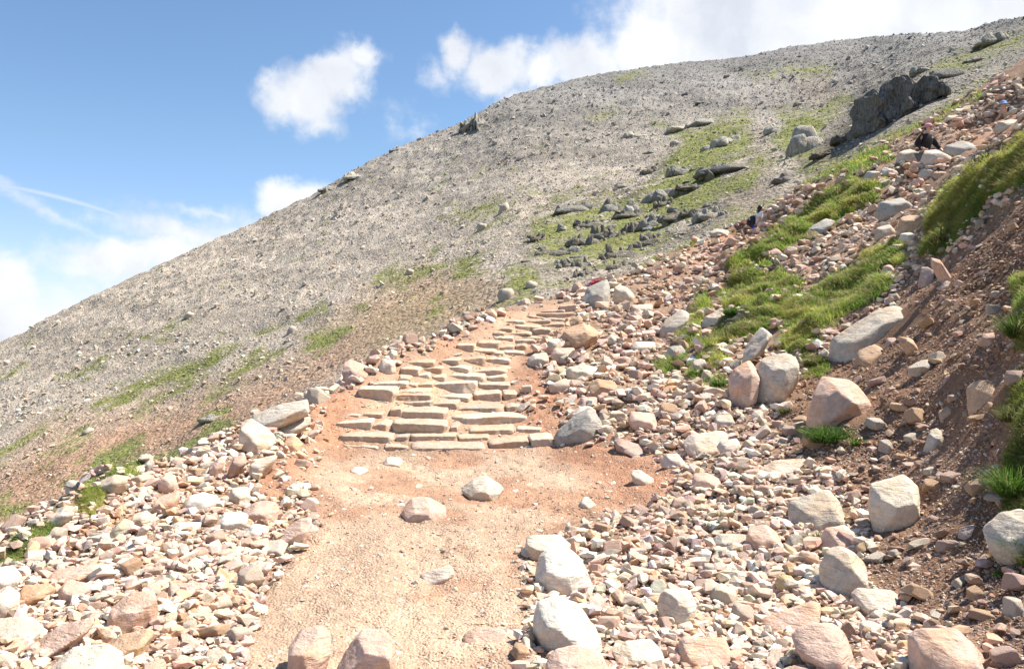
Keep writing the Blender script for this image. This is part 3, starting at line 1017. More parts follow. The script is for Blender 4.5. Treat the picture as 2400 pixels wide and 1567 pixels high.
BOULDERS = [
    ([(2092, 384), (2108, 352), (2140, 346), (2165, 358), (2172, 384)], 'lgrey', 'pale grey boulder in front of the person in black, lower left', dict()),
    ([(2150, 388), (2168, 350), (2200, 346), (2232, 362), (2236, 386)], 'pale', 'pale pink edged boulder in front of the person in black, right', dict()),
    ([(2205, 368), (2222, 338), (2262, 325), (2300, 335), (2296, 362), (2240, 376)], 'grey', 'dark grey rounded slab right of the person in black', dict()),
    ([(2160, 430), (2176, 400), (2205, 392), (2232, 402), (2225, 424), (2185, 436)], 'tan', 'orange tan block below the person in black', dict()),
    ([(2050, 500), (2070, 470), (2120, 460), (2150, 478), (2130, 505), (2080, 512)], 'grey', 'large mottled grey boulder among the pink stones left of the high turf', dict()),
    ([(2100, 545), (2112, 508), (2150, 498), (2178, 515), (2168, 548), (2120, 556)], 'tan', 'large brownish boulder below the mottled grey one', dict()),
    ([(2046, 555), (2056, 532), (2090, 524), (2104, 540), (2088, 560)], 'lgrey', 'grey boulder left of the large brownish one', dict()),
    ([(2108, 562), (2116, 545), (2140, 542), (2150, 556), (2138, 572)], 'white', 'pale boulder under the large brownish one', dict()),
    ([(2330, 302), (2345, 282), (2385, 276), (2400, 292), (2380, 308)], 'lgrey', 'pale block under the person in the blue hat', dict()),
    ([(1243, 1332), (1262, 1302), (1300, 1287), (1335, 1290), (1372, 1320), (1400, 1372), (1396, 1390), (1335, 1403), (1290, 1400), (1252, 1372)], 'white', 'speckled whitish grey boulder at the right edge of the dirt path', dict(sub=5, depth=.5, top=.7, side=.5)),
    ([(1226, 1268), (1245, 1257), (1310, 1256), (1348, 1285), (1330, 1300), (1250, 1314), (1235, 1300)], 'cream', 'cream block lying just behind the speckled whitish boulder', dict(sub=5, depth=.5)),
    ([(1243, 1500), (1245, 1450), (1262, 1415), (1310, 1403), (1360, 1425), (1390, 1465), (1418, 1500), (1412, 1525), (1340, 1545), (1280, 1545)], 'white', 'rounded cream white boulder with yellow stains, in front of the speckled one', dict(sub=5, depth=.5, top=.8, side=.5)),
    ([(1265, 1590), (1275, 1550), (1305, 1530), (1360, 1522), (1420, 1540), (1442, 1567), (1440, 1625), (1270, 1625)], 'pink', 'pinkish boulder cut by the bottom edge below the two whitish boulders', dict(sub=5)),
    ([(670, 1505), (690, 1483), (750, 1475), (783, 1508), (768, 1560), (740, 1605), (664, 1605)], 'pink', 'pink boulder standing on the path at the bottom edge, left of two', dict(sub=5, depth=.55, cap=[((-.2, -1, .15), .8), ((.7, -1, .3), .9)])),
    ([(812, 1500), (826, 1484), (918, 1486), (928, 1530), (926, 1610), (780, 1610), (790, 1560)], 'pink', 'square pink block with a brown shaded front at the bottom edge of the path', dict(sub=5, depth=.5, top=1.6, side=.2, cap=[((-.15, -1, -.05), .62)])),
    ([(936, 1205), (938, 1185), (962, 1168), (1000, 1166), (1048, 1190), (1047, 1207), (1000, 1217), (945, 1222)], 'pink', 'wedge shaped pink boulder half buried in the middle of the path', dict(sub=5, top=1.3)),
    ([(1075, 1150), (1108, 1122), (1135, 1115), (1170, 1135), (1188, 1155), (1150, 1170), (1112, 1174)], 'cream', 'pale cream boulder with a ridge, right of the half buried pink wedge', dict(sub=5, top=1.1)),
    ([(961, 1385), (985, 1347), (1050, 1325), (1086, 1342), (1050, 1364), (1000, 1385)], 'pale', 'flat pale slab worn flush with the path below the pink wedge', dict(top=2.2, sink=.3, foot=1362, depth=.3)),
    ([(1078, 1490), (1110, 1475), (1180, 1478), (1202, 1500), (1150, 1512), (1095, 1508)], 'pink', 'flat pinkish slab flush with the gravel at the lower end of the path', dict(top=2.2, sink=.3)),
    ([(892, 1084), (905, 1071), (935, 1072), (948, 1084), (935, 1093), (900, 1092)], 'cream', 'small cream stone on the path just below the lowest step', dict(top=1.0)),
    ([(815, 1104), (830, 1093), (855, 1096), (868, 1106), (845, 1113), (825, 1112)], 'pale', 'small flat stone on the path, left of the cream one below the steps', dict(top=1.2)),
    ([(672, 1140), (690, 1130), (722, 1132), (731, 1141), (710, 1149), (680, 1149)], 'white', 'oval whitish stone on the red soil at the left edge of the path', dict(top=.9, side=.7)),
    ([(1350, 1185), (1362, 1164), (1380, 1166), (1412, 1186), (1395, 1190), (1360, 1191)], 'lgrey', 'small grey wedge on the red soil at the right edge of the path', dict(top=1.0)),
    ([(1474, 1103), (1500, 1101), (1540, 1126), (1525, 1138), (1490, 1132)], 'pale', 'pale triangular stone at the right edge of the path above the grey wedge', dict(top=1.0)),
    # left heap
    ([(574, 978), (640, 950), (727, 933), (728, 966), (700, 988), (622, 1012), (590, 997)], 'lgrey', 'long light grey slab on top of the heap left of the lowest steps', dict(sub=5, top=1.3, cap=[((-.1, -1, -.25), .75)])),
    ([(559, 985), (585, 981), (622, 1005), (650, 1035), (604, 1056), (568, 1062), (562, 1022)], 'cream', 'big cream wedge leaning under the long grey slab', dict(sub=5, top=.9, side=.25)),
    ([(638, 1003), (665, 985), (735, 974), (734, 992), (682, 1018), (645, 1018)], 'lgrey', 'yellowish grey slab lying below the right end of the long slab', dict(top=1.2)),
    ([(661, 1032), (690, 1020), (712, 1045), (702, 1057), (664, 1062)], 'tan', 'brown block beside the cream wedge', dict(side=.2)),
    ([(579, 1080), (655, 1064), (640, 1092), (612, 1112), (582, 1122)], 'pale', 'pale slab on edge below the cream wedge', dict(top=.5)),
    ([(543, 1070), (575, 1067), (579, 1085), (535, 1124), (517, 1120)], 'rose', 'pinkish brown slab leaning left of the pale slab on edge', dict(top=.4)),
    ([(486, 1092), (515, 1068), (530, 1078), (512, 1108), (490, 1122)], 'pink', 'narrow pink block at the left end of the leaning slabs', dict()),
    ([(645, 1250), (700, 1218), (736, 1214), (732, 1240), (700, 1292), (655, 1288)], 'pink', 'broad pale pink slab jutting from the left heap over the path', dict(sub=5, top=1.6, cap=[((.1, -1, -.2), .6)])),
    ([(553, 1203), (598, 1175), (640, 1177), (656, 1205), (638, 1227), (600, 1222)], 'pink', 'pink boulder in the left heap with a shaded lower side', dict(top=1.2)),
    ([(498, 1226), (525, 1200), (575, 1203), (586, 1220), (560, 1242), (515, 1242)], 'white', 'rounded white boulder with a grey underside in the left heap', dict(top=.9, side=.6)),
    ([(560, 1252), (590, 1228), (622, 1233), (632, 1248), (600, 1264), (570, 1262)], 'white', 'smaller white stone touching the rounded white boulder', dict(top=.9)),
    ([(406, 1200), (430, 1166), (470, 1154), (512, 1164), (502, 1188), (450, 1202)], 'white', 'lumpy white boulder on the crest of the left heap', dict(side=.6)),
    ([(528, 1165), (540, 1145), (572, 1140), (590, 1155), (585, 1175), (550, 1182)], 'white', 'round white boulder right of the lumpy one', dict(side=.6)),
    ([(350, 1188), (365, 1165), (420, 1150), (421, 1176), (398, 1200), (360, 1200)], 'pink', 'rounded pink boulder left of the lumpy white one', dict()),
    ([(372, 1120), (385, 1110), (412, 1115), (420, 1140), (395, 1156), (378, 1152)], 'pink', 'pink cube on the skyline of the left heap', dict(side=.2)),
    ([(256, 1240), (285, 1214), (313, 1226), (311, 1242), (270, 1265)], 'green', 'dark greenish grey boulder in the left heap', dict()),
    ([(302, 1232), (310, 1205), (340, 1196), (354, 1210), (352, 1228), (320, 1236)], 'pale', 'rounded pale stone right of the greenish grey boulder', dict()),
    ([(118, 1218), (125, 1195), (150, 1185), (176, 1190), (172, 1208), (142, 1232), (122, 1230)], 'lgrey', 'grey block at the edge of the turf on the far left', dict(side=.2)),
    ([(250, 1455), (262, 1415), (300, 1393), (362, 1390), (374, 1430), (347, 1465), (290, 1487), (255, 1478)], 'pink', 'largest smooth pink boulder near the lower left corner', dict(sub=5, top=.8, side=.5)),
    ([(88, 1366), (110, 1341), (225, 1324), (236, 1338), (180, 1362)], 'pink', 'long thin pink slab above the lower left corner', dict(top=1.3)),
    ([(-30, 1455), (60, 1452), (97, 1480), (80, 1502), (-30, 1512)], 'pale', 'pale boulder cut by the left edge', dict(sub=5)),
    ([(72, 1512), (110, 1480), (215, 1448), (226, 1470), (180, 1507), (92, 1543)], 'pink', 'long tilted pink slab in the lower left corner', dict(sub=5, top=1.1)),
    ([(108, 1590), (120, 1550), (155, 1525), (235, 1520), (290, 1548), (302, 1610), (110, 1620)], 'cream', 'white and yellow boulder cut by the bottom edge at left', dict(sub=5)),
    ([(243, 1515), (270, 1495), (340, 1478), (360, 1495), (325, 1550), (256, 1540)], 'tan', 'tan boulder right of the long tilted slab', dict(sub=5)),
    ([(133, 1372), (150, 1360), (216, 1373), (212, 1395), (155, 1412)], 'pink', 'pinkish slab just under the long thin pink slab', dict()),
    ([(-30, 1335), (20, 1328), (46, 1358), (22, 1388), (-30, 1388)], 'white', 'white boulder cut by the left edge under the turf', dict()),
    ([(373, 1397), (390, 1372), (480, 1368), (487, 1386), (450, 1400)], 'pink', 'flat pink slab right of the largest smooth pink boulder', dict(top=1.4)),
    ([(18, 1412), (45, 1375), (110, 1370), (128, 1395), (80, 1420)], 'tan', 'tan angular block near the left edge', dict()),
    ([(367, 1462), (385, 1440), (418, 1436), (412, 1460), (395, 1474)], 'green', 'small greenish stone right of the smooth pink boulder', dict()),
    ([(-20, 1260 + 130), (10, 1376), (44, 1400), (40, 1440), (-20, 1450)], 'cream', 'cream stone at the left edge between two pale boulders', dict()),
    ([(300, 1600), (330, 1560), (375, 1548), (392, 1575), (385, 1610)], 'pink', 'pink block at the bottom edge right of the white and yellow boulder', dict()),
    ([(222, 1130), (262, 1112), (300, 1118), (295, 1140), (240, 1150)], 'lgrey', 'grey boulder among the turf on the left skyline', dict()),
    ([(326, 1095), (345, 1077), (362, 1080), (356, 1104), (332, 1108)], 'grey', 'dark grey stone on the left skyline of the heap', dict()),
    ([(378, 1240), (410, 1225), (470, 1226), (486, 1240), (420, 1252)], 'white', 'low flat white slab in the middle of the left heap', dict(top=1.6)),
    ([(262, 1282), (300, 1262), (345, 1255), (342, 1278), (300, 1292)], 'white', 'white stone below the greenish grey boulder', dict()),
    # left of the stairs
    ([(801, 873), (811, 838), (858, 857), (874, 880), (838, 898), (808, 890)], 'pink', 'tall split pink boulder at the left edge of the steps', dict(sub=5, side=.2)),
    ([(880, 866), (894, 840), (925, 842), (931, 870), (900, 878)], 'pale', 'yellowish pale block beside the split pink boulder', dict()),
    ([(780, 895), (800, 878), (828, 882), (826, 898), (790, 905)], 'pale', 'low pale stone at the foot of the split pink boulder', dict()),
    ([(893, 838), (915, 818), (932, 822), (930, 840), (905, 846)], 'cream', 'small cream stone above the yellowish pale block', dict()),
    ([(1105, 752), (1118, 741), (1136, 745), (1134, 754)], 'white', 'small white stone on the crest left of the upper steps', dict()),
    # right of the stairs
    ([(1281, 1041), (1305, 1012), (1345, 975), (1385, 953), (1402, 968), (1421, 1000), (1400, 1020), (1340, 1037)], 'grey', 'big grey slab leaning against the bank right of the lowest steps', dict(sub=5, top=.5, side=.3, depth=.35)),
    ([(1335, 968), (1360, 952), (1396, 951), (1398, 972), (1345, 990)], 'pale', 'pale block behind the big leaning grey slab', dict()),
    ([(1344, 948), (1365, 930), (1398, 930), (1410, 945), (1370, 954)], 'pink', 'pink slab above the pale block behind the leaning slab', dict()),
    ([(1370, 912), (1400, 887), (1442, 893), (1460, 920), (1410, 937), (1388, 932)], 'tan', 'orange tan cube on the rubble right of the steps', dict(sub=5, side=.2)),
    ([(1320, 880), (1330, 860), (1370, 852), (1410, 862), (1405, 885), (1350, 896)], 'cream', 'brown and cream knobbly boulder above the orange tan cube', dict(rough=.07)),
    ([(1470, 990), (1477, 963), (1534, 969), (1543, 985), (1535, 1010), (1478, 1002)], 'pink', 'neat pink brick shaped block right of the leaning slab', dict(side=.15, top=1.2)),
    ([(1429, 1035), (1455, 1027), (1530, 1055), (1549, 1070), (1545, 1082), (1508, 1084), (1445, 1056)], 'rose', 'long pinkish brown slab at the top right corner of the path', dict(sub=5, top=1.0, foot=1062)),
    ([(1545, 1085), (1560, 1065), (1590, 1062), (1618, 1085), (1600, 1094)], 'pale', 'pale stone touching the end of the long pinkish brown slab', dict()),
    ([(1599, 1042), (1620, 1019), (1700, 1009), (1718, 1025), (1685, 1062), (1625, 1070)], 'pale', 'broad pale block on the rubble right of the path', dict(sub=5, top=1.3)),
    ([(1678, 1052), (1690, 1035), (1730, 1027), (1741, 1045), (1702, 1071)], 'pale', 'smaller pale block overlapping the broad pale one', dict()),
    ([(1665, 1005), (1675, 975), (1715, 970), (1728, 990), (1715, 1004)], 'lgrey', 'grey block behind the broad pale block', dict()),
    ([(1232, 848), (1245, 828), (1280, 825), (1296, 845), (1270, 861), (1242, 860)], 'lgrey', 'light grey boulder at the right edge of the steps', dict()),
    ([(1288, 828), (1300, 815), (1350, 814), (1356, 830), (1335, 850), (1298, 846)], 'pink', 'smooth pink block right of the light grey boulder', dict(side=.2)),
    ([(1313, 795), (1322, 770), (1370, 755), (1404, 768), (1402, 795), (1370, 820), (1330, 817)], 'tan', 'big rounded brown boulder beside the middle steps', dict(sub=5, side=.5)),
    ([(1325, 760), (1340, 745), (1362, 735), (1368, 755), (1345, 772)], 'tan', 'brown block just above the big rounded brown boulder', dict()),
    ([(1270, 825), (1285, 795), (1312, 792), (1318, 815), (1290, 830)], 'lgrey', 'grey pointed stone between the steps and the big rounded brown boulder', dict()),
    ([(1356, 722), (1365, 690), (1380, 672), (1424, 650), (1432, 665), (1436, 715), (1400, 724)], 'grey', 'tall grey boulder at the head of the steps', dict(sub=5, side=.2, depth=.5, top=.5)),
    ([(1432, 710), (1440, 670), (1465, 665), (1490, 690), (1480, 715)], 'lgrey', 'mottled grey boulder leaning on the tall grey one', dict()),
    ([(1464, 730), (1480, 714), (1530, 710), (1542, 728), (1500, 736)], 'lgrey', 'flat light grey slab below the mottled grey boulder', dict()),
    ([(1470, 815), (1490, 800), (1540, 799), (1546, 815), (1510, 830)], 'pale', 'flat brownish slab in the middle of the upper rubble', dict()),
    ([(1540, 790), (1552, 755), (1600, 722), (1625, 735), (1610, 765), (1560, 795)], 'lgrey', 'flat tilted grey boulder in the upper rubble', dict()),
    ([(1635, 775), (1655, 742), (1695, 720), (1722, 735), (1695, 765), (1655, 782)], 'pale', 'large pale boulder beside the lower turf bank', dict(sub=5)),
    ([(1550, 835), (1570, 812), (1600, 808), (1615, 822), (1580, 842)], 'grey', 'dark grey block below the lower turf bank', dict()),
    ([(1630, 826), (1645, 815), (1700, 801), (1721, 803), (1726, 815), (1660, 836)], 'pale', 'long thin pale slab under the lower end of the turf bank', dict(top=1.2)),
    ([(1618, 872), (1622, 845), (1650, 838), (1658, 860), (1645, 876)], 'lgrey', 'grey block standing in the grass under the thin pale slab', dict()),
    ([(1728, 858), (1740, 825), (1790, 765), (1836, 775), (1842, 790), (1785, 830), (1742, 872)], 'lgrey', 'grey and white slab propped behind the two upright boulders', dict(sub=5, top=.8)),
    ([(1707, 895), (1725, 865), (1772, 838), (1786, 855), (1770, 935), (1740, 955), (1714, 940)], 'pink', 'pink upright boulder, left of the pair beside the turf', dict(sub=5, depth=.5)),
    ([(1762, 955), (1774, 875), (1798, 835), (1850, 827), (1877, 835), (1876, 880), (1840, 925), (1790, 952)], 'lgrey', 'grey upright boulder with a shaded left face, right of the pair', dict(sub=5, depth=.5, side=.6, cap=[((-.9, -1, 0), .75), ((.3, -1, .1), .8)])),
    ([(1880, 968), (1912, 900), (1940, 882), (2002, 890), (2046, 920), (2049, 945), (2020, 1003), (1960, 1003), (1898, 988)], 'pink', 'huge pale pink boulder on the brown slope with a grass tuft under it', dict(sub=5, depth=.5, top=.9, side=.4, cap=[((-.5, -1, .35), .75), ((.2, -1, -.5), .8)])),
    ([(1940, 845), (1947, 802), (1985, 775), (2060, 726), (2110, 710), (2144, 714), (2169, 750), (2115, 786), (2030, 822), (1965, 855)], 'lgrey', 'long tilted grey slab high on the brown slope with an orange underside', dict(sub=5, top=1.0, side=.2, depth=.3, cap=[((-.1, -1, .15), .8)])),
    ([(1998, 842), (2010, 824), (2060, 804), (2082, 815), (2055, 858), (2005, 855)], 'tan', 'tan brick shaped block under the long grey slab', dict(side=.2)),
    ([(2072, 810), (2080, 792), (2102, 790), (2108, 802), (2095, 814)], 'rose', 'small pinkish stone under the right half of the long slab', dict()),
    ([(2106, 800), (2118, 782), (2145, 795), (2167, 815), (2150, 824), (2125, 818)], 'tan', 'rounded tan block right of the long grey slab', dict()),
    ([(2150, 665), (2158, 635), (2170, 620), (2190, 630), (2185, 665), (2165, 675)], 'rose', 'dull brown stone propped behind the upright pink blade', dict()),
    ([(2174, 612), (2186, 598), (2205, 602), (2230, 640), (2225, 660), (2200, 668), (2190, 640)], 'pink', 'upright pink blade of rock on top of the brown slope', dict()),
    ([(2196, 678), (2215, 656), (2240, 655), (2235, 678), (2205, 688)], 'pink', 'pink block at the foot of the upright pink blade', dict()),
    ([(2234, 668), (2245, 655), (2264, 660), (2260, 672)], 'pink', 'small pink block right of the foot of the pink blade', dict()),
    ([(2268, 935), (2280, 905), (2300, 889), (2350, 892), (2375, 905), (2368, 940), (2310, 968), (2274, 962)], 'tan', 'big tan boulder near the right edge with damp marks', dict(sub=5, top=1.1)),
    ([(2196, 915), (2225, 880), (2260, 868), (2268, 885), (2240, 922), (2210, 927)], 'rose', 'flat purplish slab left of the big tan boulder', dict(top=1.3)),
    ([(2200, 968), (2225, 952), (2258, 950), (2258, 975), (2225, 990), (2205, 985)], 'tan', 'brown block below the purplish slab', dict(side=.2)),
    ([(2161, 1050), (2180, 1010), (2205, 1002), (2215, 1015), (2210, 1045), (2180, 1058)], 'lgrey', 'grey leaning block in the middle of the brown slope', dict()),
    ([(2294, 800), (2305, 782), (2335, 778), (2344, 792), (2320, 808)], 'rose', 'small rounded stone high near the right edge', dict()),
    ([(2038, 1158), (2050, 1138), (2130, 1113), (2156, 1128), (2158, 1162), (2137, 1222), (2115, 1248), (2075, 1248), (2050, 1222), (2036, 1186)], 'cream', 'big cream boulder narrowing downward on the wet gravel', dict(sub=5, depth=.5, top=.8, side=.4)),
    ([(1920, 1355), (1950, 1295), (1965, 1285), (2000, 1285), (2042, 1320), (2036, 1350), (1990, 1407), (1955, 1407), (1918, 1380)], 'lgrey', 'pointed grey brown boulder beside the wet gravel', dict(sub=5, depth=.5)),
    ([(1846, 1212), (1860, 1180), (1905, 1163), (1950, 1149), (1978, 1180), (1992, 1212), (1985, 1232), (1900, 1242), (1855, 1238)], 'lgrey', 'broad grey brown boulder with moss at its foot', dict(sub=5, depth=.5)),
    ([(1892, 1302), (1945, 1240), (1998, 1232), (2004, 1255), (1962, 1298)], 'pink', 'flat pink slab in front of the mossy grey brown boulder', dict(top=1.6)),
    ([(1994, 1402), (2020, 1382), (2100, 1387), (2130, 1410), (2072, 1440), (2030, 1432)], 'pale', 'flat cream slab right of the pointed boulder', dict(sub=5, top=1.4)),
    ([(2133, 1545), (2150, 1510), (2180, 1488), (2260, 1484), (2305, 1510), (2337, 1560), (2330, 1625), (2135, 1625)], 'pink', 'very large smooth pinkish boulder cut by the bottom edge at right', dict(sub=5, depth=.55, side=.6)),
    ([(1782, 1462), (1850, 1435), (1915, 1413), (1957, 1430), (1920, 1462), (1872, 1487), (1800, 1487)], 'pink', 'long pink slab lying across the rubble at lower right', dict(sub=5, top=1.3)),
    ([(1846, 1520), (1880, 1482), (1920, 1468), (1975, 1470), (2007, 1515), (2005, 1575), (1935, 1590), (1880, 1545)], 'pink', 'large flat pink slab with sharp corners under the long slab', dict(sub=5, top=1.6)),
    ([(1580, 1520), (1610, 1500), (1720, 1502), (1737, 1540), (1650, 1572), (1605, 1565)], 'pink', 'pink boulder with a brown shaded front at the bottom right of the path', dict(sub=5, top=1.5)),
    ([(1428, 1532), (1470, 1507), (1530, 1504), (1560, 1530), (1547, 1557), (1450, 1562)], 'cream', 'low cracked cream boulder at the bottom, right of the pinkish one', dict(sub=5, top=1.1)),
    ([(1538, 1432), (1552, 1395), (1568, 1383), (1620, 1382), (1633, 1420), (1630, 1462), (1600, 1468)], 'cream', 'upright cream slab in the lower rubble', dict(sub=5)),
    ([(1742, 1278), (1750, 1240), (1800, 1230), (1832, 1255), (1828, 1282), (1770, 1290)], 'pink', 'pinkish angular block right of the flat grey stone', dict()),
    ([(1672, 1268), (1690, 1251), (1750, 1254), (1757, 1270), (1722, 1284), (1680, 1282)], 'lgrey', 'flat round grey stone lying on top of the rubble', dict()),
    ([(1816, 1372), (1833, 1344), (1866, 1354), (1877, 1380), (1850, 1389)], 'yellow', 'rounded mustard yellow stone in the lower rubble', dict()),
    ([(1512, 1392), (1525, 1365), (1560, 1356), (1564, 1385), (1532, 1404)], 'green', 'greenish grey cube in the lower rubble', dict(side=.2)),
    ([(1778, 1105), (1820, 1080), (1900, 1076), (1908, 1095), (1850, 1122), (1800, 1127)], 'pale', 'wide flat pale slab below the huge pale pink boulder', dict(sub=5, top=1.8)),
    ([(1618, 1138), (1625, 1110), (1660, 1108), (1700, 1128), (1690, 1145), (1640, 1148)], 'pink', 'pink block in the rubble left of the wide flat pale slab', dict()),
    ([(2308, 1265), (2330, 1230), (2360, 1205), (2440, 1190), (2440, 1300), (2345, 1300)], 'lgrey', 'pale grey slab cut by the right edge', dict(sub=5)),
    ([(2238, 1262), (2250, 1240), (2290, 1230), (2318, 1240), (2315, 1262), (2250, 1274)], 'rose', 'pinkish stone left of the pale grey slab at the right edge', dict()),
    ([(1868, 556), (1895, 535), (1945, 506), (1962, 512), (1945, 540), (1900, 560)], 'grey', 'flat grey slab beside the path above the turf', dict()),
    ([(1795, 703), (1810, 688), (1838, 690), (1836, 702), (1812, 714)], 'pale', 'pale stone lying in the turf bank', dict()),
    ([(1888, 660), (1895, 645), (1928, 637), (1935, 645), (1900, 664)], 'pink', 'pink stone in the grass at the top of the turf bank', dict()),
    ([(2060, 640), (2075, 622), (2090, 618), (2102, 632), (2085, 645)], 'pink', 'pink block at the right end of the turf bank', dict()),
    ([(1920, 850 - 20), (1934, 815), (1945, 822), (1940, 838)], 'pale', 'small pale stone between the turf and the long grey slab', dict()),
    ([(1658, 545), (1680, 535), (1712, 538), (1708, 552), (1672, 558)], 'lgrey', 'pale grey slab beside the path left of the woman', dict()),
    ([(1790, 640 - 40), (1800, 585), (1822, 580), (1840, 592), (1830, 606)], 'rose', 'dull stone in the upper turf right of the woman', dict()),
    ([(2020, 420), (2035, 400), (2060, 398), (2064, 415), (2040, 428)], 'lgrey', 'grey cube above the upper turf', dict()),
    ([(2060, 405), (2075, 390), (2105, 398), (2102, 412), (2070, 414)], 'white', 'white boulder right of the grey cube above the upper turf', dict()),
    ([(2150, 415), (2165, 392), (2190, 395), (2188, 414), (2160, 425)], 'lgrey', 'pale block on the pink rubble below the man in black', dict()),
]
for out, c, lab, kw in BOULDERS:
    boulder(out, c, lab, **kw)

# ------------------------------------------------------------------ the stone steps
zx = lambda a, b, c, d: (700 + a / 2.975, 700 + c / 2.975, 700 + b / 2.975, 700 + d / 2.975)   # left, top, right, bottom
COURSES = [
    [(430, 800, 1048, 1078), (790, 1240, 1046, 1080), (1250, 1600, 1036, 1056)],
    [(320, 590, 985, 1035), (600, 790, 988, 1040), (780, 1310, 988, 1052), (1315, 1612, 945, 1035), (1600, 1785, 925, 1020)],
    [(300, 680, 903, 975), (685, 790, 918, 985), (775, 1110, 918, 978), (1105, 1330, 925, 985)],
    [(265, 535, 815, 890), (530, 665, 818, 910), (650, 1050, 828, 915), (1055, 1130, 855, 912), (1175, 1512, 868, 935), (1515, 1712, 868, 932)],
    [(290, 452, 765, 812), (455, 615, 755, 815), (638, 745, 728, 812), (708, 1045, 745, 830), (1062, 1600, 785, 860)],
    [(680, 945, 700, 730), (935, 1130, 700, 748), (1098, 1440, 722, 768), (1438, 1555, 722, 765)],
    [(520, 660, 682, 706), (660, 935, 635, 704), (940, 1215, 648, 692), (1210, 1418, 632, 692), (1415, 1525, 628, 690)],
    [(415, 700, 598, 682), (648, 935, 605, 650), (940, 1250, 555, 642), (1252, 1480, 572, 630)],
    [(490, 770, 566, 598), (768, 850, 565, 606), (835, 950, 558, 615)],
    [(615, 800, 512, 560), (670, 840, 540, 570), (805, 925, 508, 542), (925, 1035, 515, 555), (1022, 1305, 500, 562), (1308, 1455, 518, 562)],
    [(712, 858, 462, 518), (855, 1015, 450, 512), (1015, 1210, 452, 502), (1200, 1460, 470, 522), (1290, 1480, 458, 490)],
    [(738, 960, 415, 465), (962, 1142, 405, 448), (1142, 1308, 382, 448), (1305, 1480, 402, 440)],
    [(1045, 1150, 372, 400), (1155, 1385, 333, 368), (1288, 1440, 355, 388), (1420, 1580, 348, 385)],
    [(1098, 1240, 298, 360), (1240, 1415, 280, 335), (1390, 1510, 308, 352), (1510, 1600, 303, 350)],
    [(1355, 1500, 252, 285), (1500, 1655, 272, 302), (1520, 1700, 248, 276)],
    [(1348, 1448, 215, 248), (1445, 1630, 222, 252), (1625, 1765, 192, 244)],
    [(1320, 1500, 188, 220), (1495, 1690, 172, 212), (1685, 1855, 162, 192)],
    [(1440, 1580, 140, 166), (1575, 1760, 146, 166), (1695, 1880, 122, 152)],
    [(1590, 1735, 112, 132), (1650, 1940, 92, 126)],
    [(1680, 1860, 70, 94), (1810, 1965, 36, 78)],
]
ORD = ['first', 'second', 'third', 'fourth', 'fifth', 'sixth', 'seventh', 'eighth', 'ninth', 'tenth', 'eleventh', 'twelfth', 'thirteenth', 'fourteenth', 'fifteenth', 'sixteenth', 'seventeenth', 'eighteenth', 'nineteenth', 'twentieth']
SURF[0] = GZ_RAMP
scol = [('tan', (.52, .38, .27)), ('grey brown', (.47, .38, .29)), ('cream', (.58, .47, .36)), ('pinkish', (.55, .40, .30))]
rs = random.Random(3)
for ci, course in enumerate(COURSES):
    for si, (a, b, c, d) in enumerate(course):
        l, t, r_, bo = zx(a, b, c, d)
        t += (bo - t) * .2
        w, h = r_ - l, bo - t
        j = lambda k: rs.uniform(-k, k)
        out = [(l + h * .12, bo + j(1)), (l + j(1), t + h * .25), (l + h * .16 + j(2), t + j(2.5)), (l + w * .5 + j(w * .25), t - .8 + j(1.5)), (r_ - h * .2 + j(3), t + j(3)), (r_ + j(1.5), t + h * (.3 + j(.15))), (r_ - h * .12, bo + j(1))]
        cn, cc = scol[rs.choice([0, 0, 1, 2, 3, 2] if ci > 5 else [2, 2, 1, 3, 0])]
        X0, Y0, Z0 = hit_near((l + r_) / 2, bo - 1)
        Yf = float(Y0[0])
        dep = .27 / max(math.sqrt((w * Yf / F) * max(h * Yf / F, w * Yf / F * .45)), .05)
        so_ = boulder(out, cc, '%s stone from the left in the %s course of steps from the bottom, %s' % (ORD[si], ORD[ci], cn), sub=5 if ci < 8 else 4, top=-.10, side=.12, depth=dep, cat='step', name='step_stone',
                seed=ci * 31 + si * 7 + 2, sink=.5, p=90, rough=.055, group='stone steps of the path', cap=[((rs.uniform(-.12, .12), -1, rs.uniform(-.05, .12)), .8)], back=.2, Y=Yf + rs.uniform(-.05, .05))
        so_.rotation_euler = (rs.uniform(-.03, .03), rs.uniform(-.035, .035), rs.uniform(-.10, .10))

SURF[0] = GZ

# ------------------------------------------------------------------ loose stones
def hull_templates(n, npts, seed):
    r = np.random.default_rng(seed)
    T = []
    for i in range(n):
        bm = bmesh.new()
        P = r.normal(size=(npts, 3))
        P /= np.linalg.norm(P, axis=1)[:, None]
        P *= r.uniform(.75, 1.05, (npts, 1))
        P = np.sign(P) * np.abs(P) ** .8
        for p in P:
            bm.verts.new(p)
        bmesh.ops.convex_hull(bm, input=bm.verts[:])
        for v in [v for v in bm.verts if not v.link_faces]:
            bm.verts.remove(v)
        bmesh.ops.triangulate(bm, faces=bm.faces[:])
        bm.verts.ensure_lookup_table()
        bm.verts.index_update()
        V = np.array([v.co[:] for v in bm.verts])
        Fi = np.array([[v.index for v in f.verts] for f in bm.faces], np.int32)
        T.append((V, Fi))
        bm.free()
    return T


T_SMALL = hull_templates(14, 11, 4)
T_MID = hull_templates(14, 17, 9)


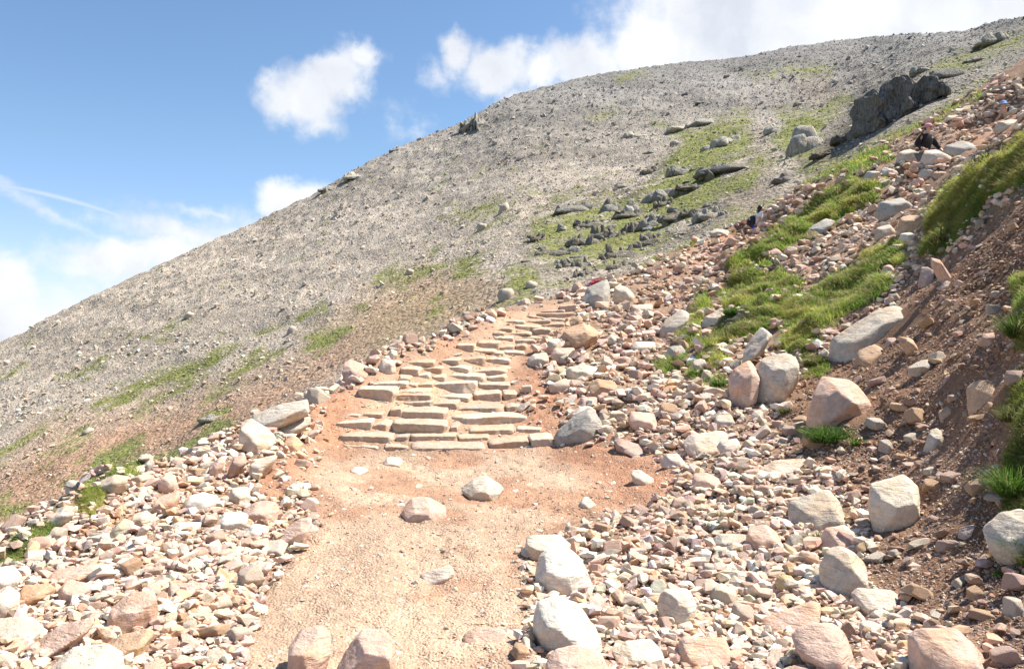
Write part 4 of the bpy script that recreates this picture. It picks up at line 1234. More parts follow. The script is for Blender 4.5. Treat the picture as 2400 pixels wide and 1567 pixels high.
def stones_mesh(name, pos, size, colr, T, mat, tilt=.45, flat=(1, .78, .52), seed=1):
    r = np.random.default_rng(seed)
    n = len(pos)
    k = r.integers(0, len(T), n)
    Vs, Fs, Cs = [], [], []
    base = 0
    for ti_ in range(len(T)):
        s = np.where(k == ti_)[0]
        if not len(s):
            continue
        V, Fi = T[ti_]
        sc3 = size[s, None] * np.array(flat) * r.uniform(.75, 1.25, (len(s), 3))
        a = r.uniform(0, 2 * PI, len(s))
        b = r.normal(0, tilt, len(s))
        c = r.uniform(0, 2 * PI, len(s))
        ca, sa, cb, sb, cc, s_c = np.cos(a), np.sin(a), np.cos(b), np.sin(b), np.cos(c), np.sin(c)
        o = np.zeros(len(s))
        Rz = np.stack([ca, -sa, o, sa, ca, o, o, o, o + 1], -1).reshape(-1, 3, 3)
        Rx = np.stack([o + 1, o, o, o, cb, -sb, o, sb, cb], -1).reshape(-1, 3, 3)
        Rc = np.stack([cc, -s_c, o, s_c, cc, o, o, o, o + 1], -1).reshape(-1, 3, 3)
        R = Rz @ Rx @ Rc
        P = np.einsum('nij,nvj->nvi', R, V[None] * sc3[:, None]) + pos[s][:, None]
        Vs.append(P.reshape(-1, 3))
        Fs.append((Fi[None] + (np.arange(len(s)) * len(V))[:, None, None] + base).reshape(-1))
        Cs.append(np.repeat(colr[s], len(V), 0))
        base += len(s) * len(V)
    return mesh_np(name, np.concatenate(Vs), np.concatenate(Fs), 3, mat, np.concatenate(Cs), smooth=False)


def palette(n, cols, wts, r, jit=.14):
    c = np.array(cols)[r.choice(len(cols), n, p=np.array(wts) / sum(wts))]
    return c * (1 + r.normal(0, jit, (n, 1))) * (1 + r.normal(0, .035, (n, 3)))


RUBC = [PAL['pink'], PAL['pale'], PAL['white'], PAL['lgrey'], PAL['tan'], PAL['cream'], PAL['green'], PAL['rose']]
RUBW = [7, 5, 1.6, 1.2, 2.4, 2.6, .3, 2.2]


def near_masks(px, py):
    f = lambda polys, s: poly_mask(px, py, polys, s)
    return dict(path=f(PATH, 30), stair=f(STAIR, 12), red=f(RED, 40), brown=f(BROWN, 36), grass=f(GRASS, 10))


def on_boulder(px, py, shrink=4):
    m = np.zeros(px.shape, bool)
    for P in KEEP:
        s = (px > P[:, 0].min()) & (px < P[:, 0].max()) & (py > P[:, 1].min()) & (py < P[:, 1].max())
        if s.any():
            m[s] |= sdf_poly(px[s], py[s], P) > shrink
    return m


def sample_near(n, seed, x0=-260, x1=2660, y0=180, y1=1720):
    r = np.random.default_rng(seed)
    px, py = r.uniform(x0, x1, n), r.uniform(y0, y1, n)
    X, Y, Z = hit_near(px, py)
    ok = np.isfinite(Y) & (Y < 40)
    px, py, X, Y, Z = px[ok], py[ok], X[ok], Y[ok], Z[ok]
    ob = on_boulder(px, py)
    px, py, X, Y, Z = (a[~ob] for a in (px, py, X, Y, Z))
    return px, py, X, Y, Z, near_masks(px + r.normal(0, 12, len(px)), py + r.normal(0, 8, len(px))), r


# 1. the 300 largest loose stones, each an object of its own
TEMPL = []
for k in range(22):
    r = np.random.default_rng(100 + k)
    n = r.integers(6, 10)
    N_ = r.normal(size=(n, 3))
    N_ /= np.linalg.norm(N_, axis=1)[:, None]
    N_ = np.r_[N_, [[0, 0, 1], [0, 0, -1], [0, 1, .2], [0, -1, .1], [1, 0, 0], [-1, 0, .1]]]
    Dd = np.r_[r.uniform(.72, 1.0, n), r.uniform(.55, .95, 6)]
    V = convex_verts(N_, Dd, ICO[4][0], 70)
    V = rough_up(chip(rough_up(V, .04, k, 2.5), r, 7, .8, .96), .016, k + 3, 8)
    TEMPL.append(mesh_np('rubble_stone', V, ICO[4][1].reshape(-1), 3, M_ROCK, smooth=True))


def zone_words(x, y):
    if x < 760 and y > 900:
        return 'in the heap left of the path' if x > 300 or y < 1350 else 'in the lower left corner of the heap'
    if y < 560:
        return 'on the high part of the path near the walkers'
    if y < 860:
        return 'in the rubble right of the upper steps'
    if x > 1850:
        return 'on the brown slope at the right'
    if y < 1150:
        return 'in the rubble right of the lower steps'
    return 'in the rubble at the lower right of the path'


r = np.random.default_rng(77)
taken = [(P[:, 0].mean(), P[:, 1].mean(), max(np.ptp(P[:, 0]), np.ptp(P[:, 1])) * .42) for P in KEEP]
cnames = ['pink', 'pale', 'white', 'lgrey', 'tan', 'cream', 'green', 'rose']
cwords = dict(pink='pink', pale='pale', white='whitish', lgrey='light grey', tan='tan', cream='cream', green='greenish grey', rose='dull pinkish')
px, py, X, Y, Z, M, r = sample_near(9000, 777, 0, 2400, 260, 1560)
placed = 0
for i in range(len(px)):
    if placed >= 300:
        break
    if M['path'][i] > .3 or M['stair'][i] > .2 or M['grass'][i] > .3 or (M['red'][i] > .5 and r.random() > .1):
        continue
    if M['brown'][i] > .5 and r.random() > .12:
        continue
    sp = r.uniform(28, 60) * (.62 if py[i] < 760 else (1.45 if py[i] > 1330 else 1.0)) * (.72 if py[i] < 560 else 1)
    if any((px[i] - a) ** 2 + (py[i] - b) ** 2 < (c + sp * .42) ** 2 for a, b, c in taken):
        continue
    taken.append((px[i], py[i], sp * .42))
    s = sp * Y[i] / F * .55
    cn = cnames[r.choice(8, p=np.array(RUBW) / sum(RUBW))]
    if M['brown'][i] > .5:
        cn = r.choice(['rose', 'tan', 'lgrey'])
    o = bpy.data.objects.new('rubble_stone', TEMPL[int(r.integers(0, len(TEMPL)))])
    fl = r.uniform(.42, .75)
    o.scale = (s, s * r.uniform(.65, .95), s * fl)
    o.rotation_euler = (r.normal(0, .28), r.normal(0, .28), r.uniform(0, 6.28))
    o.location = (X[i], Y[i], Z[i] + s * fl * r.uniform(.15, .6))
    c = PAL[cn]
    kk = 1 + r.normal(0, .07)
    o.color = (c[0] * kk, c[1] * kk, c[2] * kk, 1)
    link(o)
    shp = 'flat' if fl < .52 else ('blocky' if fl > .64 else 'angular')
    size = 'larger' if sp > 45 else 'small'
    tag(o, '%s %s %s loose stone %s' % (size, shp, cwords[cn], zone_words(px[i], py[i])), 'stone', 'loose rubble stones')
    KEEP.append(np.array([(px[i] + sp * .3 * math.cos(t_), py[i] + sp * .22 * math.sin(t_)) for t_ in np.linspace(0, 6, 7)]))
    placed += 1
print('rubble stones', placed)

# 2. the rest of the rubble: too many to count
POS, SZ, CO = [], [], []
for (n, lo, hi, sd) in ((17000, 22, 40, 1), (36000, 11, 22, 2), (36000, 6, 11, 3)):
    px, py, X, Y, Z, M, r = sample_near(n, sd * 13)
    keepp = ((M['grass'] < .25 + r.random(len(px)) * .3) | (r.random(len(px)) < .10)) & (M['stair'] < .5)
    dens = np.ones(len(px))
    dens = np.where(M['brown'] > .5, .10 if hi > 20 else .28, dens)
    dens = np.where(M['red'] > .5, np.where(py < 640, .6, .10 if hi > 12 else .45), dens)
    dens = np.where(M['path'] > .5, 0.0 if hi > 30 else (.04 if hi > 12 else .16), dens)
    keepp &= r.random(len(px)) < dens
    px, py, X, Y, Z = (a[keepp] for a in (px, py, X, Y, Z))
    br = M['brown'][keepp] > .5
    n = len(px)
    s = r.uniform(lo, hi, n) * np.where(py < 700, .75, np.where(py > 1280, 1.25, 1)) * Y / F * .52
    POS.append(np.stack([X, Y, Z + s * np.where(M['path'][keepp] > .5, r.uniform(-.3, 0, n), r.uniform(-.05, .75 if hi > 12 else .2, n))], -1))
    SZ.append(s)
    c = palette(n, RUBC, RUBW, r)
    c2 = palette(n, [PAL['rose'], PAL['tan'], PAL['brown'], PAL['lgrey'], (.30, .2, .15)], [3, 2, 3, 2, 3], r)
    CO.append(np.where(br[:, None], c2 * .9, c))
POS, SZ, CO = np.concatenate(POS), np.concatenate(SZ), np.clip(np.concatenate(CO), .02, .74)
o = bpy.data.objects.new('rubble', stones_mesh('rubble', POS, SZ, CO, T_MID, M_RUB, seed=5))
tag(link(o), 'small pale and pink broken stones covering the banks beside the path', 'rubble', kind='stuff')

# 3. gravel: on the brown slope, on the path, on the steps
px, py, X, Y, Z, M, r = sample_near(120000, 991, 0, 2500, 300, 1650)
pr = np.where(M['brown'] > .5, 1.0, np.where(M['path'] > .5, .42, np.where(M['stair'] > .5, .4, np.where(M['red'] > .5, .35, .12)))) * (M['grass'] < .3)
pr = pr * np.where(M['path'] > .5, np.clip(.55 + 1.6 * fbm(X * 1.3, Y * 1.3, oct=3, seed=44 + 6), .1, 1.6), 1)
k = r.random(len(px)) < pr
px, py, X, Y, Z = (a[k] for a in (px, py, X, Y, Z))
br, pa = M['brown'][k] > .5, M['path'][k] > .5
n = len(px)
s = np.where(br, r.gamma(2.2, 1.9, n) + 2.2, r.gamma(1.6, 1.7, n) + 1.6) * Y / F * .55
c = np.where(br[:, None], palette(n, [(.38, .24, .155), (.25, .15, .10), (.45, .33, .24), (.30, .265, .235), (.56, .44, .33), (.36, .20, .13)], [4, 4, 3, 2, 1.5, 2], r),
             palette(n, [(.58, .46, .36), (.64, .56, .47), (.48, .33, .23), (.42, .37, .32), (.38, .25, .17)], [4, 3, 2.4, 1.4, 1.4], r))
wet = br & (py > 1050)
for nm, sel, mt, lb in (('gravel', ~wet, M_RUB, 'fine pale grit and gravel scattered over the path, the steps and the brown slope'), ('wet_gravel', wet, M_WET, 'damp reddish brown gravel glinting on the slope at the lower right')):
    o = bpy.data.objects.new(nm, stones_mesh(nm, np.stack([X, Y, Z + s * .12], -1)[sel], s[sel], np.clip(c[sel], .02, .68), T_SMALL, mt, seed=6))
    tag(link(o), lb, 'gravel', kind='stuff')

# ------------------------------------------------------------------ grass
def blades_mesh(name, base, L, wd, lean, colr, r, mat=M_GRASS, droop=.5):
    n = len(base)
    az = r.uniform(0, 2 * PI, n)
    side = np.stack([np.cos(az), np.sin(az), np.zeros(n)], -1)
    up = np.array([0, 0, 1.0])
    d = lean + r.normal(0, .34, (n, 3)) * np.array((1, 1, .2))
    d[:, 2] = np.abs(d[:, 2]) * .5 + .6
    d /= np.linalg.norm(d, axis=1)[:, None]
    hor = d.copy()
    hor[:, 2] = 0
    P = []
    for t, w in ((0, 1), (.4, .85), (.75, .55), (1, 0)):
        c = base + d * (L * t)[:, None] + hor * (L * droop * t * t)[:, None] - np.array([0, 0, 1]) * (L * droop * .8 * t ** 2.4)[:, None]
        if w:
            P += [c - side * (wd * w * .5)[:, None], c + side * (wd * w * .5)[:, None]]
        else:
            P += [c]
    V = np.stack(P, 1).reshape(-1, 3)
    f = np.array([[0, 1, 3], [0, 3, 2], [2, 3, 5], [2, 5, 4], [4, 5, 6]])
    Fi = (f[None] + (np.arange(n) * 7)[:, None, None]).reshape(-1)
    return mesh_np(name, V, Fi, 3, mat, np.repeat(colr, 7, 0), smooth=True)


px, py, X, Y, Z, M, r = sample_near(420000, 555, -100, 2520, 180, 1420) if False else (None,) * 7
r = np.random.default_rng(321)
PX, PY = [], []
for gi, P in enumerate(GRASS):
    P = np.array(P, float)
    area = np.ptp(P[:, 0]) * np.ptp(P[:, 1])
    m_ = int(area * (2.6 if gi < 7 else 1.9 if gi < 14 else .8))
    a, b = r.uniform(P[:, 0].min() - 12, P[:, 0].max() + 12, m_), r.uniform(P[:, 1].min() - 12, P[:, 1].max() + 12, m_)
    sd = sdf_poly(a + fbm(a * .03, b * .03, oct=3, seed=5) * 22, b + fbm(a * .03, b * .03, oct=3, seed=6) * 16, P)
    k = sd > r.uniform(-7, 20, m_) * np.where(gi == 0, .5, 1)
    PX.append(a[k])
    PY.append(b[k])
px, py = np.concatenate(PX), np.concatenate(PY)
k = ~on_boulder(px, py, 2)
px, py = px[k], py[k]
X, Y, Z = hit_near(px, py)
k = np.isfinite(Y) & (Y < 38)
px, py, X, Y, Z = (a[k] for a in (px, py, X, Y, Z))
n = len(px)
print('blades', n)
tone = fbm(X * 1.6, Y * 1.6, oct=4, seed=12) * 2.8 + .15
Cg = np.array((.19, .34, .04))[None] * (1 - np.clip(tone, 0, 1)[:, None]) + np.array((.50, .58, .10))[None] * np.clip(tone, 0, 1)[:, None]
straw = r.random(n) < .22
Cg[straw] = (.36, .31, .15)
dry = (fbm(X * 2.4 + 9, Y * 2.4, oct=3, seed=17) > .22) & (r.random(n) < .4)
Cg[dry] = (.34, .30, .12)
Cg = Cg * (1 + r.normal(0, .2, (n, 1)))
L = r.uniform(.06, .15, n) * (1 + .8 * np.clip(fbm(X * 2, Y * 2, oct=2, seed=19), -.5, 1)) * np.clip(Y / 11, .55, 1.7)
L[straw] *= 1.35
wd = np.clip(Y * 1.15 / F, .004, .03) * r.uniform(.8, 1.4, n)
lean = np.array((-.28, -.16, .9))[None] + np.zeros((n, 3))
o = bpy.data.objects.new('grass', blades_mesh('grass', np.stack([X, Y, Z - .01], -1), L, wd, lean, np.clip(Cg, .01, .6), r))
tag(link(o), 'green mountain grass growing on the turf banks among the rocks', 'grass', kind='stuff')


def tuft(px, py, wpx, hpx_, lab, n=420, colr=(.07, .15, .025), broad=1.0, yoff=0.0):
    r = np.random.default_rng(int(px + py))
    X0, Y0, Z0 = (float(a[0]) for a in hit_near(px, py))
    Y0 -= yoff
    s = Y0 / F
    ang, rad_ = r.uniform(0, 2 * PI, n), np.sqrt(r.random(n))
    b = np.stack([rad_ * np.cos(ang) * wpx * .28 * s, rad_ * np.sin(ang) * wpx * .2 * s, np.zeros(n)], -1)
    lean = np.stack([b[:, 0] / (wpx * .28 * s) * .75, b[:, 1] / (wpx * .2 * s) * .6 - .25, np.ones(n)], -1)
    C_ = np.array(colr)[None] * (1 + r.normal(0, .25, (n, 1)))
    st = r.random(n) < .08
    C_[st] = (.3, .26, .12)
    me = blades_mesh('grass_tuft', b, r.uniform(.6, 1.25, n) * hpx_ * s, np.full(n, max(.0035, 1.7 * s)) * broad, lean, np.clip(C_, .01, .5), r, droop=.45)
    o = bpy.data.objects.new('grass_tuft', me)
    o.location = (X0, Y0, Z0 - .01)
    tag(link(o), lab, 'grass tuft')


tuft(1925, 1030, 120, 62, 'dark green grass tuft hanging under the huge pale pink boulder', 700, yoff=.12)
tuft(2008, 1040, 36, 26, 'small green sprig right of the tuft under the huge pale boulder', 90, (.09, .19, .03), 1.5)
tuft(1908, 1262, 84, 36, 'low mossy tuft in front of the grey brown boulder', 420, (.09, .14, .03), yoff=.1)
tuft(1718, 738, 58, 30, 'round cushion of grass beside the large pale boulder', 500)
tuft(2140, 800, 30, 18, 'tiny grass tuft right of the long grey slab', 80, (.12, .16, .04))
tuft(2378, 1160, 110, 110, 'tall bright grass tuft at the right edge on the bank', 800, (.10, .19, .03))
tuft(2385, 1285, 80, 60, 'grass tuft at the right edge over the pale grey slab', 380, (.07, .14, .025))
tuft(2375, 985, 90, 60, 'dry brownish grass tuft at the right edge beside the tan boulder', 450, (.13, .14, .05))
tuft(2385, 790, 60, 90, 'grass tuft hanging at the right edge high on the bank', 420, (.08, .13, .03))
tuft(1412, 1012, 34, 20, 'thin grass growing at the right tip of the leaning grey slab', 90, (.12, .18, .04))
tuft(1835, 965, 70, 22, 'flat moss at the foot of the grey upright boulder', 260, (.12, .15, .03))
tuft(1865, 1112, 30, 14, 'tiny moss tuft on the wide flat pale slab', 70, (.10, .16, .03))
tuft(1690, 905, 60, 30, 'grass tuft left of the pink upright boulder', 300)
tuft(1480, 832, 0 + 20, 12, 'little green sprig in the upper rubble', 40, (.12, .2, .04))
tuft(1915, 860, 70, 40, 'shaggy overhanging grass right of the grey upright boulder', 600, (.13, .15, .045))
tuft(2350, 1345, 70, 16, 'low green weeds on the gravel at the right edge', 120, (.1, .2, .03), 1.6)

# ------------------------------------------------------------------ scree, moss and crags on the hill
def sample_hill(n, seed, x0=-200, x1=2600, y0=20, y1=1330):
    r = np.random.default_rng(seed)
    px, py = r.uniform(x0, x1, n), r.uniform(y0, y1, n)
    X, Y, Z = hit_hill(px, py)
    ok = np.isfinite(Y)
    px, py, X, Y, Z = (a[ok] for a in (px, py, X, Y, Z))
    nx, ny, nz_ = hit_near(px, py)
    vis = ~np.isfinite(ny) | (r.random(len(px)) < .08)
    px, py, X, Y, Z = (a[vis] for a in (px, py, X, Y, Z))
    return px, py, X, Y, Z, r


def field(px, py, A):
    return hill_attr(px, py, A)


POS, SZ, CO = [], [], []
for (n, lo, hi, sd) in ((190000, 1.7, 4.2, 1), (36000, 4, 8.5, 2), (14000, 8, 17, 3)):
    px, py, X, Y, Z, r = sample_hill(n, 40 + sd)
    g = field(px, py, hg)
    k = r.random(len(px)) > g * (.92 if hi < 6 else .75)
    soil = np.maximum(field(px, py, hb) * .8, field(px, py, ht))
    k &= r.random(len(px)) > soil * (.45 if hi < 6 else .6)
    clump = fbm(px * .01, py * .016, oct=3, seed=50 + sd)
    if hi > 10:
        k &= (r.random(len(px)) < np.where(py > 800, 1, .55))
    if hi > 5:
        k &= r.random(len(px)) < np.clip(.5 + clump * 1.5, .12, 1) * np.clip(.35 + (py - field(px, py, np.repeat(PJY[:, NR - 1:NR], iR, 1))) / 260, .3, 1)
    px, py, X, Y, Z, soil = (a[k] for a in (px, py, X, Y, Z, soil))
    n = len(px)
    s = r.uniform(lo, hi, n) * Y / F * .55
    u = field(px, py, np.clip(up, 0, 1))[:, None]
    c = palette(n, [(.50, .43, .345), (.56, .49, .40), (.42, .37, .305), (.54, .435, .33), (.62, .55, .46)], [4, 4, 2.5, 3.5, 1.5], r, .10)
    c2 = palette(n, [(.30, .287, .265), (.37, .352, .325), (.235, .228, .21), (.42, .395, .36)], [4, 4, 3, 2], r, .16)
    c3 = palette(n, [(.56, .40, .27), (.49, .37, .255), (.40, .29, .20), (.60, .49, .38)], [3, 3, 2, 2], r, .16)
    c = c * (1 - u) + c2 * u
    sl_ = np.clip(soil * 1.3, 0, 1)[:, None]
    c = c * (1 - sl_) + c3 * sl_
    POS.append(np.stack([X, Y, Z + s * r.uniform(0, .5, n)], -1))
    SZ.append(s)
    CO.append(c)
POS, SZ, CO = np.concatenate(POS), np.concatenate(SZ), np.clip(np.concatenate(CO), .03, .6)
print('scree', len(POS))
o = bpy.data.objects.new('scree', stones_mesh('scree', POS, SZ, CO, T_SMALL, M_SCREE, tilt=.6, flat=(1, .8, .62), seed=8))
tag(link(o), 'grey and beige scree of small broken stones covering the hillside', 'scree', kind='stuff')

px, py, X, Y, Z, r = sample_hill(120000, 66)
g = field(px, py, hg)
k = r.random(len(px)) < np.clip(g * 1.2 - .15, 0, 1) * .75
px, py, X, Y, Z = (a[k] for a in (px, py, X, Y, Z))
n = len(px)
s = r.uniform(2.2, 5.5, n) * Y / F * .6
tn = fbm(X * .3, Y * .3, oct=3, seed=81)
c = palette(n, [(.22, .275, .045), (.29, .325, .065), (.14, .175, .04), (.31, .28, .11)], [4, 3, 3, 1.6], r, .18) * (1 + tn[:, None] * .3)
o = bpy.data.objects.new('moss', stones_mesh('moss', np.stack([X, Y, Z + s * .02], -1), s, np.clip(c, .02, .4), T_SMALL, M_MOSS, tilt=.3, flat=(1, .9, .5), seed=9))
tag(link(o), 'green turf and moss in patches between the crags on the hillside', 'moss', kind='stuff')


def crag_mesh(w, h, d, n, seed, fin=.5, lean=0.0):
    """a rock outcrop: N upright fused blocks across a width W"""
    r = np.random.default_rng(seed)
    Vs, Fs, b0 = [], [], 0
    D, Fi = ICO[4 if w > 3 else 3]
    for i in range(-1, n):
        f = (i + .5) / n if i >= 0 else .5
        x = (f - .5) * w * .86 + r.normal(0, w * .03)
        env = (.55 + .45 * math.sin(PI * (f * .9 + .05))) * r.uniform(.45, 1.05)
        hh = h * env
        ww = w / n * r.uniform(.9, 2.0)
        dd = d * r.uniform(.5, .9)
        if i < 0:
            x, ww, hh, dd = 0, w * .62, h * .62, d * 1.1
        m_ = r.integers(8, 12)
        N_ = r.normal(size=(m_, 3)) * np.array((1, 1, .7))
        N_ /= np.linalg.norm(N_, axis=1)[:, None]
        N_ = np.r_[N_, [[0, 0, 1], [0, 0, -1], [1, 0, 0], [-1, 0, .1], [0, -1, .15], [0, 1, 0]]]
        Dd = np.r_[r.uniform(.75, 1, m_), r.uniform(.75, 1, 6)]
        V = convex_verts(N_, Dd, D, 60)
        V = chip(rough_up(V, .12, seed + i, 2.4), r, 8, .74, .95, .2)
        V[:, :2] *= (1 - .32 * np.clip(V[:, 2:3], -.2, 1))
        V = V * np.array((ww * .8, dd * .6, hh * .62))
        V[:, 0] += V[:, 2] * (lean + r.normal(0, .22))
        jz = r.normal(0, h * .22) if (n >= 9 and i >= 0) else 0.0
        V += np.array((x, r.normal(0, d * .14) + jz * 1.6, hh * .36 - h * .14 + jz))
        Vs.append(V)
        Fs.append((Fi + b0).reshape(-1))
        b0 += len(V)
    return np.concatenate(Vs), np.concatenate(Fs)


def crag(x0, y0, x1, y1, lab, n=5, colr=(.20, .20, .195), seed=0, group=None, name='rock_outcrop', cat='rock outcrop', lean=0.0, dep=.6):
    xm = (x0 + x1) / 2
    X0, Y0, Z0 = (float(a[0]) for a in hit_hill(xm, y1))
    if not math.isfinite(Y0):
        return
    s = Y0 / F
    w, h = (x1 - x0) * s, (y1 - y0) * s
    V, Fi = crag_mesh(w, h, max(w, h) * dep, n, seed + int(x0), lean=lean)
    o = bpy.data.objects.new(name, mesh_np(name, V, Fi, 3, M_CRAG, smooth=True))
    o.location = (X0, Y0 + max(w, h) * dep * .35, Z0)
    k = 1 + random.uniform(-.12, .12)
    k *= 1.7
    o.color = (colr[0] * k * 1.04, colr[1] * k * .97, colr[2] * k * .86, 1)
    tag(link(o), lab, cat, group)
    return o


# the big dark crag in the ravine, built of columns that step down to the right
def big_crag():
    cols_ = [(2030, 212, 308, 24), (2045, 198, 312, 26), (2062, 192, 312, 28), (2080, 188, 304, 28), (2100, 186, 292, 30), (2122, 184, 276, 28), (2142, 186, 258, 26), (2158, 192, 240, 22), (2024, 262, 306, 18), (2052, 240, 316, 22), (2074, 232, 312, 26), (2096, 238, 298, 24), (2172, 200, 232, 18)]
    X0, Y0, Z0 = (float(a[0]) for a in hit_hill(2050, 315))
    Y0 = Y0 + 1.3
    ctr = ((2090 - CX) / F * Y0, Y0, EYE + (CY - 270) / F * Y0)
    s = Y0 / F
    Vs, Fs, b0 = [], [], 0
    D, Fi = ICO[5]
    for i, (x, t, b, w) in enumerate(cols_):
        r = np.random.default_rng(i + 900)
        N_ = r.normal(size=(9, 3)) * np.array((1, 1, .5))
        N_ /= np.linalg.norm(N_, axis=1)[:, None]
        N_ = np.r_[N_, [[0, 0, 1], [0, 0, -1], [1, 0, 0], [-1, 0, .1], [-.2, -1, .1], [0, 1, 0]]]
        Dd = np.r_[r.uniform(.8, 1, 9), r.uniform(.85, 1, 6)]
        V = convex_verts(N_, Dd, D, 30)
        V = rough_up(rough_up(V, .10, i + 5, 2.2), .05, i + 9, 6)
        dd = 3.0 + (i > 7) * -.6
        V = chip(V, r, 12, .78, .96)
        V = V * np.array((w * s * .85, dd, (b - t) * s * .56))
        V[:, 0] += V[:, 2] * .08 * (-1) ** i
        V = fissure(V + np.array((i * 3.1, 0, 0)), .22, i + 40, 1.1, .28) - np.array((i * 3.1, 0, 0))
        V += np.array(((x - 2090) * s, 1.2 + (i % 3) * .35 - (i > 7) * .5, (270 - (t + b) / 2) * s - .2))
        q1 = [fbm(V[:, 0] * .7 + 7 * j_, V[:, 1] * .7, V[:, 2] * .6, oct=5, seed=300 + j_) for j_ in range(3)]
        V = V + np.stack(q1, 1) * np.array((.7, .95, .6)) + np.array((.75, 0, 0))
        Vs.append(V)
        Fs.append((Fi + b0).reshape(-1))
        b0 += len(V)
    o = bpy.data.objects.new('crag', mesh_np('crag', np.concatenate(Vs), np.concatenate(Fs), 3, M_CRAG, smooth=True))
    o.location = ctr
    o.color = (.20, .188, .168, 1)
    tag(link(o), 'large dark fissured crag standing over the ravine at upper right', 'crag')


big_crag()
CR = [(1858, 268, 1938, 350, 'tall rounded grey crag left of the ravine', 3, (.25, .25, .24)), (1800, 283, 1836, 309, 'small grey knob left of the tall rounded crag', 2, (.25, .25, .235)),
      (1668, 298, 1742, 336, 'broad grey outcrop in the upper green patch', 5, (.27, .27, .255)), (1612, 256, 1702, 290, 'highest grey outcrop above the green patch', 6, (.25, .25, .235)),
      (1568, 282, 1632, 304, 'low pale outcrop left of the highest one', 5, (.30, .295, .27)), (1648, 326, 1680, 350, 'pale boulder below the broad upper outcrop', 2, (.30, .30, .28)),
      (1460, 298, 1545, 318, 'row of pale broken blocks at the left of the upper green patch', 7, (.31, .30, .27)), (1560, 376, 1638, 406, 'jagged grey ledge in the middle of the green patch', 7, (.20, .20, .19)),
      (1630, 368, 1765, 402, 'long dark ledge right of the jagged grey ledge', 11, (.15, .15, .145)), (1298, 456, 1405, 492, 'wide dark ledge at the left end of the lower crags', 8, (.18, .18, .17)),
      (1408, 450, 1462, 494, 'dark jagged rock in the middle of the lower crags', 5, (.15, .15, .145)), (1462, 450, 1494, 498, 'tall leaning grey blade in the lower crags', 2, (.26, .26, .25)),
      (1520, 422, 1575, 464, 'big grey boulder above the lower crags', 3, (.22, .22, .21)), (1440, 420, 1476, 438, 'grey knob at the top left of the lower crags', 2, (.2, .2, .19)),
      (1580, 428, 1640, 452, 'dark knobbly ledge right of the big grey boulder', 5, (.18, .18, .17)), (1625, 468, 1702, 512, 'fluted grey rock at the right end of the lower crags', 7, (.21, .21, .2)),
      (1500, 490, 1560, 530, 'fluted grey ledge under the big grey boulder', 5, (.2, .2, .19)), (744, 428, 800, 446, 'dark crag breaking the ridge line, lowest of four', 10, (.19, .19, .18)),
      (800, 394, 862, 416, 'pale crag on the ridge line, second from the left', 11, (.25, .25, .23)), (912, 338, 952, 352, 'small dark crag on the ridge line, third from the left', 7, (.16, .16, .16)),
      (1072, 250, 1168, 294, 'largest crag on the ridge line, right of the others', 15, (.20, .20, .19)), (1905, 340, 1985, 362, 'dark wet rock in the ravine bed', 6, (.07, .065, .06)),
      (1950, 300, 2020, 330, 'dark rock face at the foot of the ravine', 6, (.09, .085, .08)), (1822, 395, 1870, 424, 'dark boulder at the mouth of the ravine', 3, (.14, .13, .125)),
      (2120, 170, 2200, 212, 'dark rib of rock right of the large crag', 6, (.14, .14, .135)), (2180, 140, 2262, 180, 'dark broken rib above the right slope', 6, (.15, .15, .14)),
      (2140, 140, 2190, 168, 'grey blocks above the large crag', 5, (.2, .2, .19)), (2270, 120, 2330, 140, 'dark low rocks near the right skyline', 5, (.17, .165, .15)), (2300, 60, 2390, 96, 'dark rough rocks just under the right skyline', 8, (.2, .2, .18)),
      (460, 962, 530, 986, 'dark fluted ledge above the left heap', 7, (.2, .2, .19)), (1862, 230, 1892, 246, 'grey block above the tall rounded crag', 3, (.2, .2, .19)), (1630, 232, 1672, 240, 'low grey rocks above the highest outcrop', 5, (.22, .22, .2))]
for k, (x0, y0, x1, y1, lb, n, c) in enumerate(CR):
    crag(x0, y0, x1, y1, lb, n, c, seed=k * 11)
LEDGE = [(1238, 1300, 562, 22, 'far left ledge of the lower crags beside the scree'), (1255, 1345, 596, 26, 'ledge at the lower left of the crags above the path'), (1330, 1425, 572, 34, 'ledge in the left centre of the lower crags'),
         (1300, 1400, 622, 26, 'lowest left ledge of the crags just above the upper steps'), (1375, 1475, 556, 34, 'tall fluted ledge in the centre of the lower crags'), (1400, 1505, 600, 34, 'dark ledge low in the centre of the crags'),
         (1455, 1560, 540, 36, 'fluted ledge right of the crag centre'), (1480, 1570, 572, 34, 'ledge above the path at the right centre of the crags'), (1540, 1640, 516, 34, 'fluted ledge near the right end of the lower crags'),
         (1590, 1690, 500, 30, 'ledge at the far right of the lower crags beside the path'), (1440, 1540, 506, 26, 'mossy ledge under the tall leaning grey blade'), (1345, 1440, 530, 22, 'thin ledge below the wide dark ledge'),
         (1530, 1600, 480, 24, 'short ledge under the big grey boulder'), (1340, 1410, 642, 22, 'last small ledge behind the head of the steps'), (1420, 1480, 628, 24, 'small dark ledge touching the path edge'),
         (1580, 1690, 440, 18, 'thin ledge crossing the green slope'), (1500, 1580, 400, 16, 'short ledge in the scree above the green slope')]
for k, (x0, x1, yb, h_, lb) in enumerate(LEDGE):
    crag(x0, yb - h_, x1, yb, 'dark ' + lb, int((x1 - x0) / (7 if x1 - x0 > 75 else 5)), (.135, .13, .115), seed=500 + k * 17, name='rock_ledge', cat='rock ledge', dep=.3, lean=.05)
